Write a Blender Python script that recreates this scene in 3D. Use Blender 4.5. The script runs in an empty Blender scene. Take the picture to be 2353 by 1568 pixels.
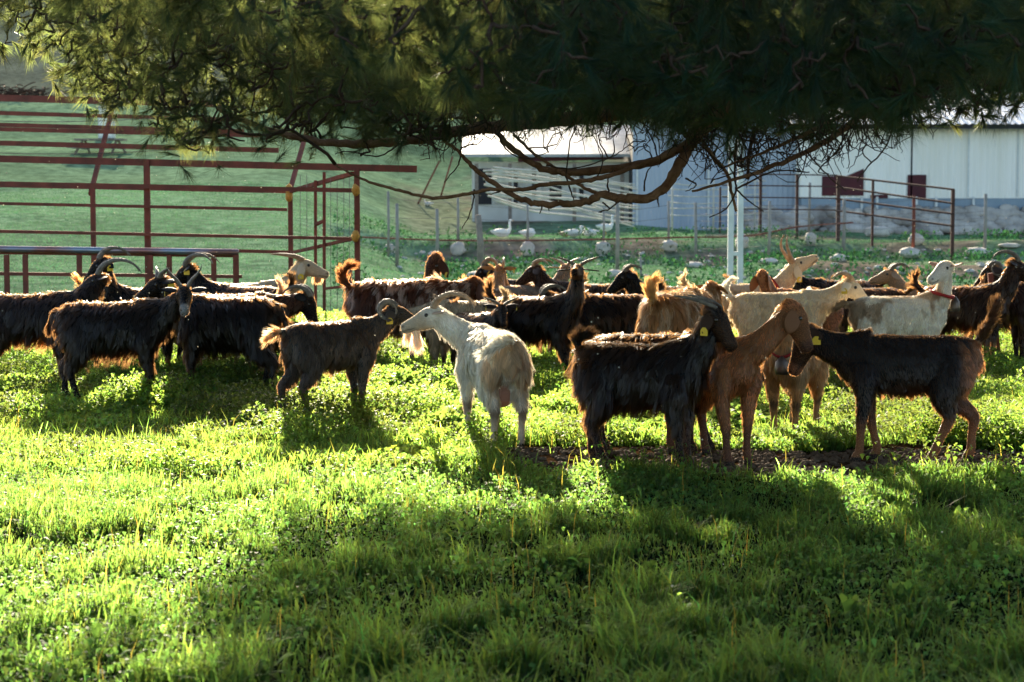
import bpy, math, random
import numpy as np
from mathutils import Vector, Matrix
rnd = random.Random(7)
rng = np.random.default_rng(11)
SC = bpy.context.scene
COL = SC.collection
R = math.radians

# ------------------------------------------------------------------ camera, sky, sun
PITCH = math.atan(344/4575)
cam_d = bpy.data.cameras.new('camera'); cam = bpy.data.objects.new('camera', cam_d); COL.objects.link(cam)
cam.location = (0, 0, 1.6); cam.rotation_euler = (math.pi/2-PITCH, 0, 0)
cam_d.lens = 70; cam_d.sensor_width = 36; cam_d.clip_end = 2000; cam_d.clip_start = .1
cam_d.dof.use_dof = True; cam_d.dof.focus_distance = 12.4; cam_d.dof.aperture_fstop = 5.0
SC.camera = cam
SUN_EL, SUN_AZ = R(17), R(-7)
w = bpy.data.worlds.new('World'); SC.world = w; w.use_nodes = True
nt = w.node_tree
sky = nt.nodes.new('ShaderNodeTexSky'); sky.sky_type = 'NISHITA'; sky.sun_disc = False
sky.sun_elevation = SUN_EL; sky.sun_rotation = SUN_AZ; sky.altitude = 100; sky.dust_density = 1.5
nt.links.new(sky.outputs[0], nt.nodes['Background'].inputs[0]); nt.nodes['Background'].inputs[1].default_value = .10
sun_d = bpy.data.lights.new('sun', 'SUN'); sun = bpy.data.objects.new('sun', sun_d); COL.objects.link(sun)
sun_d.energy = 5.0; sun_d.angle = R(.55); sun_d.color = (1, .86, .64)
S = Vector((math.sin(SUN_AZ)*math.cos(SUN_EL), math.cos(SUN_AZ)*math.cos(SUN_EL), math.sin(SUN_EL)))
sun.rotation_euler = S.to_track_quat('Z', 'Y').to_euler(); sun.location = (0, 30, 30)
SC.view_settings.view_transform = 'Standard'; SC.view_settings.look = 'None'
SC.view_settings.exposure = 1.78; SC.view_settings.gamma = 1
SC.cycles.use_denoising = True
SC.cycles.max_bounces = 6; SC.cycles.transparent_max_bounces = 8
SC.cycles.sample_clamp_indirect = 1.5; SC.cycles.sample_clamp_direct = 5

# ------------------------------------------------------------------ pixel helpers (2353 x 1568 view of the photo)
cp, sp_ = math.cos(PITCH), math.sin(PITCH)
def ray(px, py):
    x = (px-1176.5)/4575; y = (784-py)/4575
    return np.array([x, y*sp_+cp, y*cp-sp_])
def at(px, py, Y):
    d = ray(px, py); return np.array([0, 0, 1.6])+d*(Y/d[1])
def smooth(a, b, x):
    t = np.clip((np.asarray(x, float)-a)/(b-a), 0, 1); return t*t*(3-2*t)
_lat = np.random.default_rng(3).random((256, 256))
def noise(x, y):
    x = np.asarray(x, float); y = np.asarray(y, float)
    xi = np.floor(x).astype(int); yi = np.floor(y).astype(int); fx = x-xi; fy = y-yi
    fx = fx*fx*(3-2*fx); fy = fy*fy*(3-2*fy)
    g = lambda a, b: _lat[a & 255, b & 255]
    return (g(xi, yi)*(1-fx)+g(xi+1, yi)*fx)*(1-fy)+(g(xi, yi+1)*(1-fx)+g(xi+1, yi+1)*fx)*fy
def fbm(x, y, o=3):
    v = 0; a = .5; t = 0
    for i in range(o):
        v = v+a*noise(x*2**i+17*i, y*2**i+31*i); t += a; a *= .5
    return v/t
YL = [-50, 24, 30, 40, 60, 80, 100, 130, 160, 190, 215, 300]; ZL = [0, 0, .12, .52, 1.7, 3.5, 6.0, 10.2, 15.8, 20.5, 20.5, 6]
YR = [-50, 24, 43, 46.6, 48.4, 60, 66, 90, 130, 170, 190, 215, 300]; ZR = [0, 0, -.08, -.1, .4, .32, .5, 3.0, 12, 20, 21, 20, 6]
def terrain(x, y):
    x = np.asarray(x, float); y = np.asarray(y, float)
    u = x/np.maximum(y, 8)
    wl = smooth(-.035, -.12, u)
    yj = y+(fbm(x*.25, y*.25)-.5)*2.2*smooth(30, 42, y)
    z = np.interp(yj, YL, ZL)*wl+np.interp(yj, YR, ZR)*(1-wl)
    z = z+(fbm(x*.5, y*.5)-.5)*.10*smooth(5, 9, y)+(fbm(x*.15+9, y*.15)-.5)*.5*smooth(30, 60, y)
    # a low second bank in front of the right hand fence
    z = z+.22*smooth(.09, .14, u)*smooth(37, 38.5, y+(fbm(x*.4, 3)-.5)*3)*smooth(46, 41, y)
    # weedy mound in the middle of the meadow
    return z+.10*np.exp(-((x+1.1)/.9)**2-((y-15.0)/1.3)**2)
def G(px, py):
    d = ray(px, py); o = np.array([0, 0, 1.6]); Y = np.arange(5, 300, .04); P = o[None]+d[None]*(Y/d[1])[:, None]
    hit = P[:, 2] < terrain(P[:, 0], P[:, 1]); i = int(np.argmax(hit)) if hit.any() else len(Y)-1
    p = P[i]; p[2] = float(terrain(p[0], p[1])); return p
def pix(x, y, z):   # world -> photo pixels, for working out masks on the ground
    dz = z-1.6; f = y*cp-dz*sp_; u = y*sp_+dz*cp
    return 1176.5+4575*x/f, 784-4575*u/f

# ------------------------------------------------------------------ mesh helpers
class MB:
    def __init__(s): s.v = []; s.f3 = []; s.f4 = []; s.c = []; s.n = 0
    def add(s, v, f3=None, f4=None, c=None):
        v = np.asarray(v, float).reshape(-1, 3)
        if f3 is not None and len(f3): s.f3.append(np.asarray(f3)+s.n)
        if f4 is not None and len(f4): s.f4.append(np.asarray(f4)+s.n)
        s.v.append(v); s.n += len(v)
        if c is not None:
            c = np.asarray(c, float)
            if c.ndim == 1: c = np.repeat(c[None], len(v), 0)
            s.c.append(c)
    def mesh(s, name, mat=None, flat=False):
        V = np.concatenate(s.v); me = bpy.data.meshes.new(name)
        f3 = np.concatenate(s.f3) if s.f3 else np.zeros((0, 3), int)
        f4 = np.concatenate(s.f4) if s.f4 else np.zeros((0, 4), int)
        me.vertices.add(len(V)); me.vertices.foreach_set('co', V.astype('f').ravel())
        me.loops.add(f3.size+f4.size)
        me.loops.foreach_set('vertex_index', np.concatenate([f3.ravel(), f4.ravel()]).astype('i'))
        me.polygons.add(len(f3)+len(f4))
        st = np.concatenate([np.arange(len(f3))*3, f3.size+np.arange(len(f4))*4]).astype('i')
        me.polygons.foreach_set('loop_start', st)
        me.polygons.foreach_set('use_smooth', np.full(len(st), not flat))
        me.update(calc_edges=True)
        if s.c:
            C = np.concatenate(s.c); setcol(me, C)
        if mat: me.materials.append(mat)
        return me
    def obj(s, name, mat, parent=None, flat=False):
        o = bpy.data.objects.new(name, s.mesh(name, mat, flat)); COL.objects.link(o)
        if parent is not None: o.parent = parent
        return o
def setcol(me, C):
    a = me.color_attributes.new('Col', 'FLOAT_COLOR', 'POINT')
    C = np.concatenate([np.clip(C, 0, 1), np.ones((len(C), 1))], 1); a.data.foreach_set('color', C.astype('f').ravel())
def nrm(a, ax=-1): return a/np.maximum(np.linalg.norm(a, axis=ax, keepdims=True), 1e-9)
def loft(mb, P, W, H, side, n=12, c=None):
    P = np.asarray(P, float); k = len(P); T = nrm(np.gradient(P, axis=0))
    sd = np.asarray(side, float)
    if sd.ndim == 1: sd = np.repeat(sd[None], k, 0)
    U = nrm(np.cross(T, sd)); Sd = np.cross(U, T)
    a = np.arange(n)*2*math.pi/n
    W = np.broadcast_to(np.asarray(W, float), (k,)); H = np.broadcast_to(np.asarray(H, float), (k,))
    V = P[:, None]+Sd[:, None]*(W[:, None]*np.cos(a))[..., None]+U[:, None]*(H[:, None]*np.sin(a))[..., None]
    V = V.reshape(-1, 3); V = np.concatenate([V, P[:1], P[-1:]])
    i = np.arange(k-1)[:, None]*n; j = np.arange(n)[None]; j2 = (j+1) % n
    f4 = np.stack([i+j, i+j2, i+n+j2, i+n+j], -1).reshape(-1, 4)[:, ::-1]
    jj = np.arange(n); b = (k-1)*n
    f3 = np.concatenate([np.stack([np.full(n, k*n), (jj+1) % n, jj], 1)[:, ::-1]*1, np.stack([np.full(n, k*n+1), b+jj, b+(jj+1) % n], 1)[:, ::-1]*1])
    mb.add(V, f3, f4, c)
def tube(mb, P, r, n=6, c=None):
    P = np.asarray(P, float); T = nrm(np.gradient(P, axis=0)); m = np.abs(T.mean(0))
    side = np.eye(3)[int(np.argmin(m))]; loft(mb, P, r, r, side, n, c)
def spline(P, n):
    P = np.asarray(P, float); k = len(P)
    if k < 3: return P[0]+(P[-1]-P[0])*np.linspace(0, 1, n)[:, None]
    t = np.linspace(0, k-1, n); i = np.minimum(t.astype(int), k-2); f = (t-i)[:, None]
    p0 = P[np.maximum(i-1, 0)]; p1 = P[i]; p2 = P[i+1]; p3 = P[np.minimum(i+2, k-1)]
    return .5*((2*p1)+(-p0+p2)*f+(2*p0-5*p1+4*p2-p3)*f*f+(-p0+3*p1-3*p2+p3)*f**3)
def box(mb, c, sx, sy, sz, rz=0, ax=None, c_=None):
    v = np.array([[x, y, z] for z in (-.5, .5) for y in (-.5, .5) for x in (-.5, .5)])*[sx, sy, sz]
    if rz: v = v@np.array([[math.cos(rz), math.sin(rz), 0], [-math.sin(rz), math.cos(rz), 0], [0, 0, 1]])
    mb.add(v+np.asarray(c), None, [[0, 2, 3, 1], [4, 5, 7, 6], [0, 1, 5, 4], [2, 6, 7, 3], [0, 4, 6, 2], [1, 3, 7, 5]], c_)
def bar(mb, a, b, w_, h_=None):
    a = np.asarray(a, float); b = np.asarray(b, float); h_ = h_ or w_
    T = b-a; side = np.array([0, 1, 0.]) if abs(nrm(T)[1]) < .8 else np.array([1, 0, 0.])
    k = math.sqrt(.5)
    P = np.stack([a, b]); T = nrm(T); U = nrm(np.cross(T, side)); Sd = np.cross(U, T)
    cs = [(1, 1), (-1, 1), (-1, -1), (1, -1)]
    v = [p+Sd*w_/2*x+U*h_/2*y for p in P for x, y in cs]
    mb.add(v, None, [[0, 1, 2, 3], [7, 6, 5, 4], [0, 4, 5, 1], [1, 5, 6, 2], [2, 6, 7, 3], [3, 7, 4, 0]])
def rock(mb, c, sx, sy, sz, seed, n=9, m=7, c_=None):
    r_ = np.random.default_rng(seed); th = np.arange(n)*2*math.pi/n; V = []
    off = r_.normal(0, .13, (m+1, n))
    for i in range(m+1):
        ph = math.pi*i/m
        for j in range(n):
            q = 1+off[i, j]*math.sin(ph)
            V.append([math.copysign(abs(math.cos(th[j]))**.8, math.cos(th[j]))*math.sin(ph)*sx*q, math.copysign(abs(math.sin(th[j]))**.8, math.sin(th[j]))*math.sin(ph)*sy*q, math.cos(ph)*sz*(1+.5*off[i, j])])
    F = [[i*n+j, (i+1)*n+j, (i+1)*n+(j+1) % n, i*n+(j+1) % n] for i in range(m) for j in range(n)]
    mb.add(np.array(V)+np.asarray(c), None, F, c_)
def tag(o, label=None, cat=None, group=None, kind=None):
    if label: o['label'] = label
    if cat: o['category'] = cat
    if group: o['group'] = group
    if kind: o['kind'] = kind
    return o
def empty(name, loc, rz=0, s=1, **k):
    o = bpy.data.objects.new(name, None); COL.objects.link(o); o.location = [float(q) for q in loc]
    o.rotation_euler = (0, 0, rz); o.scale = (s, s, s); o.empty_display_size = .1
    return tag(o, **k)

# ------------------------------------------------------------------ materials
def new_mat(name):
    m = bpy.data.materials.new(name); m.use_nodes = True; t = m.node_tree; t.nodes.clear()
    out = t.nodes.new('ShaderNodeOutputMaterial'); return m, t, out
def N(t, k, **kw):
    n = t.nodes.new(k)
    for a, b in kw.items(): setattr(n, a, b)
    return n
def ramp(t, src, stops):
    r_ = N(t, 'ShaderNodeValToRGB'); e = r_.color_ramp.elements
    while len(e) < len(stops): e.new(.5)
    for i, (p, c) in enumerate(stops): e[i].position = p; e[i].color = (*c, 1)
    t.links.new(src, r_.inputs[0]); return r_.outputs[0]
def noise_n(t, scale, detail=4, coord='Object', dist=0):
    tc = N(t, 'ShaderNodeTexCoord'); n = N(t, 'ShaderNodeTexNoise'); n.inputs['Scale'].default_value = scale
    n.inputs['Detail'].default_value = detail; n.inputs['Distortion'].default_value = dist
    t.links.new(tc.outputs[coord], n.inputs['Vector']); return n.outputs[0]
def solid(name, c1, c2, scale=8, rough=.7, bump=.2, spec=.4, metal=0, detail=5):
    m, t, out = new_mat(name); b = N(t, 'ShaderNodeBsdfPrincipled')
    nz = noise_n(t, scale, detail); t.links.new(ramp(t, nz, [(.3, c1), (.7, c2)]), b.inputs['Base Color'])
    b.inputs['Roughness'].default_value = rough; b.inputs['Metallic'].default_value = metal
    b.inputs['Specular IOR Level'].default_value = spec
    if bump:
        bp = N(t, 'ShaderNodeBump'); bp.inputs['Strength'].default_value = bump; bp.inputs['Distance'].default_value = .02
        t.links.new(noise_n(t, scale*4, 4), bp.inputs['Height']); t.links.new(bp.outputs[0], b.inputs['Normal'])
    t.links.new(b.outputs[0], out.inputs[0]); return m
def leafy(name, trans_gain=(2.2, 2.2, 1.2), mix=.5, rough=.45, spec=.35, lobe=0, lobe_gain=1.0, lobe_add=(0, 0, 0), ru=.3, rv=.5, add=(0, 0, 0)):
    """thin stuff (leaves, needles, hair): vertex colour, reflecting and letting light through"""
    m, t, out = new_mat(name); at_ = N(t, 'ShaderNodeVertexColor', layer_name='Col')
    b = N(t, 'ShaderNodeBsdfPrincipled'); b.inputs['Roughness'].default_value = rough; b.inputs['Specular IOR Level'].default_value = spec
    t.links.new(at_.outputs[0], b.inputs['Base Color'])
    tr = N(t, 'ShaderNodeBsdfTranslucent'); v = N(t, 'ShaderNodeMix', data_type='RGBA', blend_type='MULTIPLY'); v.inputs[0].default_value = 1
    t.links.new(at_.outputs[0], v.inputs[6]); v.inputs[7].default_value = (*trans_gain, 1)
    a = N(t, 'ShaderNodeMix', data_type='RGBA', blend_type='ADD'); a.inputs[0].default_value = 1
    t.links.new(v.outputs[2], a.inputs[6]); a.inputs[7].default_value = (*add, 1)
    t.links.new(a.outputs[2], tr.inputs[0])
    mx = N(t, 'ShaderNodeMixShader'); mx.inputs[0].default_value = mix
    t.links.new(b.outputs[0], mx.inputs[1]); t.links.new(tr.outputs[0], mx.inputs[2]); res = mx
    if lobe:
        hb = N(t, 'ShaderNodeBsdfHair', component='Transmission'); hb.inputs['RoughnessU'].default_value = ru; hb.inputs['RoughnessV'].default_value = rv
        l1 = N(t, 'ShaderNodeMix', data_type='RGBA', blend_type='MULTIPLY'); l1.inputs[0].default_value = 1; t.links.new(at_.outputs[0], l1.inputs[6]); l1.inputs[7].default_value = (*(g*lobe_gain for g in trans_gain), 1)
        l2 = N(t, 'ShaderNodeMix', data_type='RGBA', blend_type='ADD'); l2.inputs[0].default_value = 1; t.links.new(l1.outputs[2], l2.inputs[6]); l2.inputs[7].default_value = (*lobe_add, 1)
        t.links.new(l2.outputs[2], hb.inputs['Color']); res = N(t, 'ShaderNodeMixShader'); res.inputs[0].default_value = lobe
        t.links.new(mx.outputs[0], res.inputs[1]); t.links.new(hb.outputs[0], res.inputs[2])
    t.links.new(res.outputs[0], out.inputs[0])
    return m
M_grass = leafy('meadow_leaf', (21, 11, 3.4), .03, .6, .08, lobe=.25, lobe_gain=2.5, lobe_add=(.28, .28, .07), ru=.30, rv=.36)
M_far = leafy('pasture_leaf', (1.2, 1.4, 1.2), .35, 1, 0)
M_needle = leafy('pine_needle', (2.5, 2.5, 1.2), .10, .5, .15, lobe=.17, lobe_gain=3, lobe_add=(.40, .30, .07), ru=.2, rv=.35)
M_hair = leafy('goat_hair', (1.1, .95, .78), .22, .36, .6, lobe=.34, lobe_gain=1.4, lobe_add=(.72, .38, .14), add=(.01, .003, 0))
M_hair_pale = leafy('pale_goat_hair', (1.0, .97, .88), .4, .45, .3, lobe=.16, lobe_gain=1.2, lobe_add=(.2, .12, .05))
M_skin = leafy('goat_skin', (1.0, .8, .6), .10, .6, .2, add=(.05, .015, .005))
M_feather = leafy('goose_feather', (1, 1, 1), .15, .6, .2)
M_horn = solid('horn', (.10, .085, .07), (.26, .22, .17), 30, .45, .5, .5)
M_horn_l = solid('pale_horn', (.34, .19, .10), (.55, .38, .24), 25, .4, .5, .5)
M_eye = solid('eye', (.01, .007, .004), (.05, .03, .01), 5, .1, 0, .8)
M_hoof = solid('hoof', (.03, .02, .015), (.07, .05, .035), 20, .6, .2)
M_tagm = solid('ear_tag_plastic', (.75, .50, .03), (.85, .60, .05), 4, .45, 0)
M_red = solid('red_collar', (.30, .015, .015), (.42, .03, .03), 30, .8, .3)
M_bell = solid('bell_metal', (.10, .075, .06), (.22, .17, .14), 12, .45, .2, .5, .8)
M_rust = solid('rusty_red_paint', (.27, .085, .06), (.14, .06, .045), 6, .8, .3, .06)
M_rustd = solid('dark_rusty_pipe', (.10, .05, .042), (.06, .04, .036), 6, .85, .3, .05)
M_gold = solid('yellow_foam', (.55, .25, .04), (.7, .4, .1), 10, .9, .4)
M_steel = solid('worn_blue_pipe', (.22, .33, .42), (.30, .10, .07), 2.2, .3, .1, .5, .6)
M_gpost = solid('grey_post', (.20, .19, .17), (.32, .30, .27), 5, .8, .3)
M_wood = solid('weathered_wood', (.16, .13, .11), (.28, .24, .20), 7, .85, .5)
M_stick = solid('bleached_sticks', (.45, .42, .36), (.6, .57, .5), 7, .9, .3)
M_conc = solid('pale_concrete', (.55, .57, .54), (.70, .72, .70), 6, .85, .3)
M_stone = solid('limestone', (.42, .39, .33), (.62, .58, .51), 3, .9, .6)
M_rubble = solid('rubble_stone', (.16, .14, .12), (.60, .56, .50), 1.3, .9, .6)
M_mesh = solid('fence_wire', (.12, .11, .11), (.2, .18, .17), 4, .9, 0, .1, 0)
M_bark = solid('pine_bark', (.16, .075, .038), (.32, .18, .10), 14, .9, .9, .2)
M_twig = solid('dead_twig', (.05, .03, .02), (.10, .062, .042), 20, .9, .5, .2)
M_maroon = solid('maroon_board', (.09, .018, .022), (.06, .015, .02), 3, .8, .2)
M_dark = solid('dark_opening', (.02, .02, .022), (.04, .04, .045), 2, .9, 0)
M_lime = solid('limewash', (.50, .50, .46), (.66, .66, .62), 1.5, .9, .3)
M_bluebase = solid('blue_plinth', (.20, .27, .33), (.28, .35, .41), 1.5, .8, .1)
def corrugated(name, c1, c2, sc=14):
    m, t, out = new_mat(name); b = N(t, 'ShaderNodeBsdfPrincipled'); b.inputs['Roughness'].default_value = .5
    tc = N(t, 'ShaderNodeTexCoord'); mp = N(t, 'ShaderNodeMapping'); mp.inputs['Scale'].default_value = (1.0, 1.0, .12)
    t.links.new(tc.outputs['Object'], mp.inputs[0]); n = N(t, 'ShaderNodeTexNoise'); n.inputs['Scale'].default_value = 2.2; n.inputs['Detail'].default_value = 6
    t.links.new(mp.outputs[0], n.inputs['Vector']); t.links.new(ramp(t, n.outputs[0], [(.35, c1), (.6, c2)]), b.inputs['Base Color'])
    t.links.new(b.outputs[0], out.inputs[0]); return m
M_cor_w = corrugated('white_sheet_metal', (.84, .82, .72), (.92, .90, .82))
M_cor_b = corrugated('blue_sheet_metal', (.30, .36, .44), (.38, .44, .52))
M_cor_r = corrugated('roof_sheet_metal', (.6, .64, .66), (.75, .78, .8))

M_oldroof = corrugated('old_roof_sheet', (.24, .26, .27), (.36, .38, .38))
def ground_mat():
    m, t, out = new_mat('meadow_ground'); b = N(t, 'ShaderNodeBsdfPrincipled'); b.inputs['Roughness'].default_value = 1; b.inputs['Specular IOR Level'].default_value = 0
    at_ = N(t, 'ShaderNodeVertexColor', layer_name='Col'); n = noise_n(t, 3.0, 8); f = ramp(t, n, [(.3, (.55, .55, .55)), (.7, (1.4, 1.4, 1.4))])
    v = N(t, 'ShaderNodeMix', data_type='RGBA', blend_type='MULTIPLY'); v.inputs[0].default_value = 1
    t.links.new(at_.outputs[0], v.inputs[6]); t.links.new(f, v.inputs[7]); t.links.new(v.outputs[2], b.inputs['Base Color'])
    bp = N(t, 'ShaderNodeBump'); bp.inputs['Strength'].default_value = .7; bp.inputs['Distance'].default_value = .05
    t.links.new(noise_n(t, 14, 6), bp.inputs['Height']); t.links.new(bp.outputs[0], b.inputs['Normal'])
    t.links.new(b.outputs[0], out.inputs[0]); return m

# ------------------------------------------------------------------ ground
def dirtmask(x, y, z=None):
    if z is None: z = terrain(x, y)
    px, py = pix(x, y, z); n = fbm(x*1.6, y*1.6); n2 = fbm(x*.6+5, y*.6)
    yc = 1062-.00*(px-1700)+30*(fbm(x*.8+3, 7+0*y)-.5)
    near = smooth(1000, 1250, px)*smooth(40, 24, np.abs(py-yc)+45*(n-.45))
    bank = smooth(780, 900, px)*smooth(45.6, 46.4, y)*smooth(48.9, 48.2, y)*smooth(.45, .58, n2)
    b2 = smooth(1700, 1900, px)*smooth(36.8, 37.4, y)*smooth(42.8, 39.0, y)*smooth(.38, .56, n2)
    path = smooth(870, 960, px)*smooth(1320, 1160, px)*smooth(58.5, 60, y)*smooth(80, 74, y)*.5
    yard = smooth(1700, 1850, px)*smooth(56, 59, y)*smooth(120, 90, y)
    b3 = smooth(.66, .74, fbm(x*.35+40, y*.35))*smooth(26, 32, y)*smooth(900, 1200, px)*.8
    return np.clip(near+bank+b2+path+yard+b3, 0, 1)
def build_ground():
    Ys = np.concatenate([np.linspace(-25, 3, 18)[:-1], 3*np.exp(np.arange(0, 378)*.01215)])
    us = np.linspace(-1, 1, 321)
    Wd = np.maximum(16, Ys*.7)
    X = us[None]*Wd[:, None]; Y = np.repeat(Ys[:, None], len(us), 1); Z = terrain(X, Y)
    d = dirtmask(X, Y, Z)[..., None]
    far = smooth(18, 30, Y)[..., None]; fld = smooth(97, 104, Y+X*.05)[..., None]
    g0 = np.array([.012, .018, .007]); g1 = np.array([.13, .205, .12]); g2 = np.array([.11, .125, .095])  # g1: pasture colour lightened and greyed, painting in the distance haze
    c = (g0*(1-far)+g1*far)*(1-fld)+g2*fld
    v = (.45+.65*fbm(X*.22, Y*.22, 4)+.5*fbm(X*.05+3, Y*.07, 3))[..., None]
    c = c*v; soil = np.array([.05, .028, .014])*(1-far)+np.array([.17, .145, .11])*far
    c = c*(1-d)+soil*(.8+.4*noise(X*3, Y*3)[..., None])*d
    n, m = X.shape; i = np.arange(n-1)[:, None]*m; j = np.arange(m-1)[None]
    f = np.stack([i+j, i+j+1, i+m+j+1, i+m+j], -1).reshape(-1, 4)
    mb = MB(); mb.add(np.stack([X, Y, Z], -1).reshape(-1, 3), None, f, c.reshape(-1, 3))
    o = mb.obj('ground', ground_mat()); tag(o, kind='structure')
build_ground()

def blades(mb, x, y, z, L, W, lean, col, ct=None, hz=None):
    """tapered bent grass blades, three triangles each"""
    n = len(x); a = rng.random(n)*2*math.pi; d = np.stack([np.cos(a), np.sin(a), 0*a], 1); s = np.stack([-np.sin(a), np.cos(a), 0*a], 1)
    up = np.array([0, 0, 1.]); p0 = np.stack([x, y, z], 1)
    p1 = p0+up*(L*.55)[:, None]+d*(L*lean*.3)[:, None]; p2 = p0+up*(L*(1-.35*lean))[:, None]+d*(L*lean)[:, None]
    V = np.stack([p0-s*W[:, None]/2, p0+s*W[:, None]/2, p1-s*W[:, None]*.4, p1+s*W[:, None]*.4, p2], 1)
    k = np.arange(n)[:, None]*5
    f3 = np.concatenate([k+[2, 3, 4], k+[0, 1, 3], k+[3, 2, 0]])
    C = np.repeat(col[:, None], 5, 1); mb.add(V.reshape(-1, 3), f3, None, C.reshape(-1, 3))
def leaves(mb, p, size, col, asp=.55, tilt=.6):
    """small folded leaves, two quads each sharing the midrib"""
    n = len(p); a = rng.random(n)*2*math.pi; e = rng.normal(tilt*1.3, .45, n)
    d = np.stack([np.cos(a)*np.cos(e), np.sin(a)*np.cos(e), np.sin(e)], 1); s = np.stack([-np.sin(a), np.cos(a), 0*a], 1)
    u = np.cross(d, s)*-1; L = size[:, None]; Wd = L*asp*.5; fold = L*.10*rng.random((n, 1))
    droop = np.array([0, 0, -1.])*L*.25
    V = np.stack([p, p+d*L*.55+s*Wd+u*fold*0+np.array([0, 0, 1])*fold, p+d*L+droop, p+d*L*.55-s*Wd+np.array([0, 0, 1])*fold, p+d*L*.5], 1)
    k = np.arange(n)[:, None]*5
    f3 = np.concatenate([k+[0, 1, 4], k+[1, 2, 4], k+[2, 3, 4], k+[3, 0, 4]])
    mb.add(V.reshape(-1, 3), f3, None, np.repeat(col[:, None], 5, 1).reshape(-1, 3))
def scatter(n, y0, y1, margin=.8, pw=1.0):
    y = y0+(y1-y0)*rng.random(int(n*1.0))**pw; hw = y*.262+margin
    keep = rng.random(len(y)) < hw/(y1*.262+margin); y = y[keep]; hw = hw[keep]
    return (rng.random(len(y))*2-1)*hw, y
def gcol(n, base, var=.35, hue=.25):
    b = np.array(base)[None]*(1+var*rng.normal(size=(n, 1))).clip(.35, 2)
    h = rng.normal(size=n)*hue; b[:, 0] *= 1+h; b[:, 2] *= 1-h*.5; return b.clip(.002, 1)
def clump(x, y): return smooth(.45, .75, fbm(x*1.7+50, y*1.7+20))*smooth(11.5, 13, y)
def build_grass():
    mb = MB()
    # foreground grass
    x, y = scatter(600000, 5.4, 13.5, 2.3)
    z = terrain(x, y); d = dirtmask(x, y, z); pt = smooth(.4, .62, fbm(x*2.3, y*2.3+60)); k = rng.random(len(x)) > d*1.15+.25*pt; x, y, z, pt = x[k], y[k], z[k], pt[k]
    tf = smooth(.42, .68, fbm(x*4.5+7, y*3.2, 3)); k = rng.random(len(x)) < .22+.78*tf; x, y, z, pt, tf = x[k], y[k], z[k], pt[k], tf[k]
    L = (.03+.075*rng.random(len(x))**1.3)*(.45+.75*tf+.5*fbm(x*1.3, y*1.3))*(1-.35*pt); tall = rng.random(len(x)) < .02; L[tall] *= 2.0; nr = 1+.4*smooth(9.5, 6, y); L *= nr
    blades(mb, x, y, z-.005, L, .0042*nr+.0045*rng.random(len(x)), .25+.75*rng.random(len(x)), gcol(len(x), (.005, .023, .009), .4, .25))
    # foreground broad leaves
    x, y = scatter(175000, 5.4, 12.5, 2.3); z = terrain(x, y); d = dirtmask(x, y, z); pt = smooth(.35, .6, fbm(x*2.3, y*2.3+60)); k = (rng.random(len(x)) < .15+pt) & (rng.random(len(x)) > d*1.1); x, y, z = x[k], y[k], z[k]
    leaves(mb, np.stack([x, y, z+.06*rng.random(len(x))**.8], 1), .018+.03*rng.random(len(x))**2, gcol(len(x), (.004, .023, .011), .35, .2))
    # middle meadow: clover and mallow cushions
    x, y = scatter(660000, 11.2, 24, 2.4); z = terrain(x, y); d = dirtmask(x, y, z); k = rng.random(len(x)) > d*1.2; x, y, z = x[k], y[k], z[k]
    H = .03+.15*smooth(.42, .72, fbm(x*1.5+50, y*1.5+20))+.05*smooth(.4, .7, fbm(x*6, y*6))
    leaves(mb, np.stack([x, y, z+H*rng.random(len(x))**.6], 1), .022+.03*rng.random(len(x))**1.5, gcol(len(x), (.007, .027, .009), .35, .2)*(1.15-.75*smooth(.46, .60, fbm(x*1.1+31, y*.9+8)))[:, None], .6)  # dark noise patches: dense mallow, plus meadow shade painted into leaf colour
    x, y = scatter(215000, 11.2, 25, 2.4); z = terrain(x, y); d = dirtmask(x, y, z); k = rng.random(len(x)) > d*1.2; x, y, z = x[k], y[k], z[k]
    blades(mb, x, y, z, (.05+.10*rng.random(len(x))**1.6)*(.6+.8*fbm(x*1.3, y*1.3)), .005+.004*rng.random(len(x)), .3+.6*rng.random(len(x)), gcol(len(x), (.009, .031, .009), .35, .2))
    # leafy weed mounds
    for i in range(150):
        x0, y0 = scatter(1, 11.6, 23, -.2, 1)
        if not len(x0): continue
        x0 = x0[0]; y0 = y0[0]
        if dirtmask(x0, y0) > .4: continue
        r0 = .12+.30*rng.random()**1.5; h0 = .05+.13*rng.random(); n = int(900*(r0/.25)**2*1.3)
        a = rng.random(n)*6.283; rr = r0*np.sqrt(rng.random(n)); xx = x0+rr*np.cos(a); yy = y0+rr*np.sin(a)
        yy = y0+(yy-y0)*1.8; zz = terrain(xx, yy)+h0*(.4+1.1*fbm(xx*7, yy*7))*np.sqrt(np.clip(1-(rr/r0)**2, 0, 1))*(.45+.55*rng.random(n))
        leaves(mb, np.stack([xx, yy, zz], 1), .025+.035*rng.random(n)*(1 if i % 3 else 1.7), gcol(n, (.008, .028, .009) if i % 2 else (.006, .023, .010), .3, .2), .65)
    for i in range(330):       # rosettes of longer toothed leaves, dock and dandelion
        x0, y0 = scatter(1, 6.2, 14.5, 0, 1)
        if not len(x0) or dirtmask(x0[0], y0[0]) > .5: continue
        n = rng.integers(6, 14); p = np.stack([x0[0]+rng.normal(0, .02, n), y0[0]+rng.normal(0, .02, n), terrain(x0[0], y0[0])+.015+.03*rng.random(n)], 1)
        leaves(mb, p, .06+.08*rng.random(n)*rng.random(), gcol(n, (.005, .024, .010), .25, .15), .34, .6)
    x, y = scatter(900, 6, 16, 0); z = terrain(x, y)      # dry stalks
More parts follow.
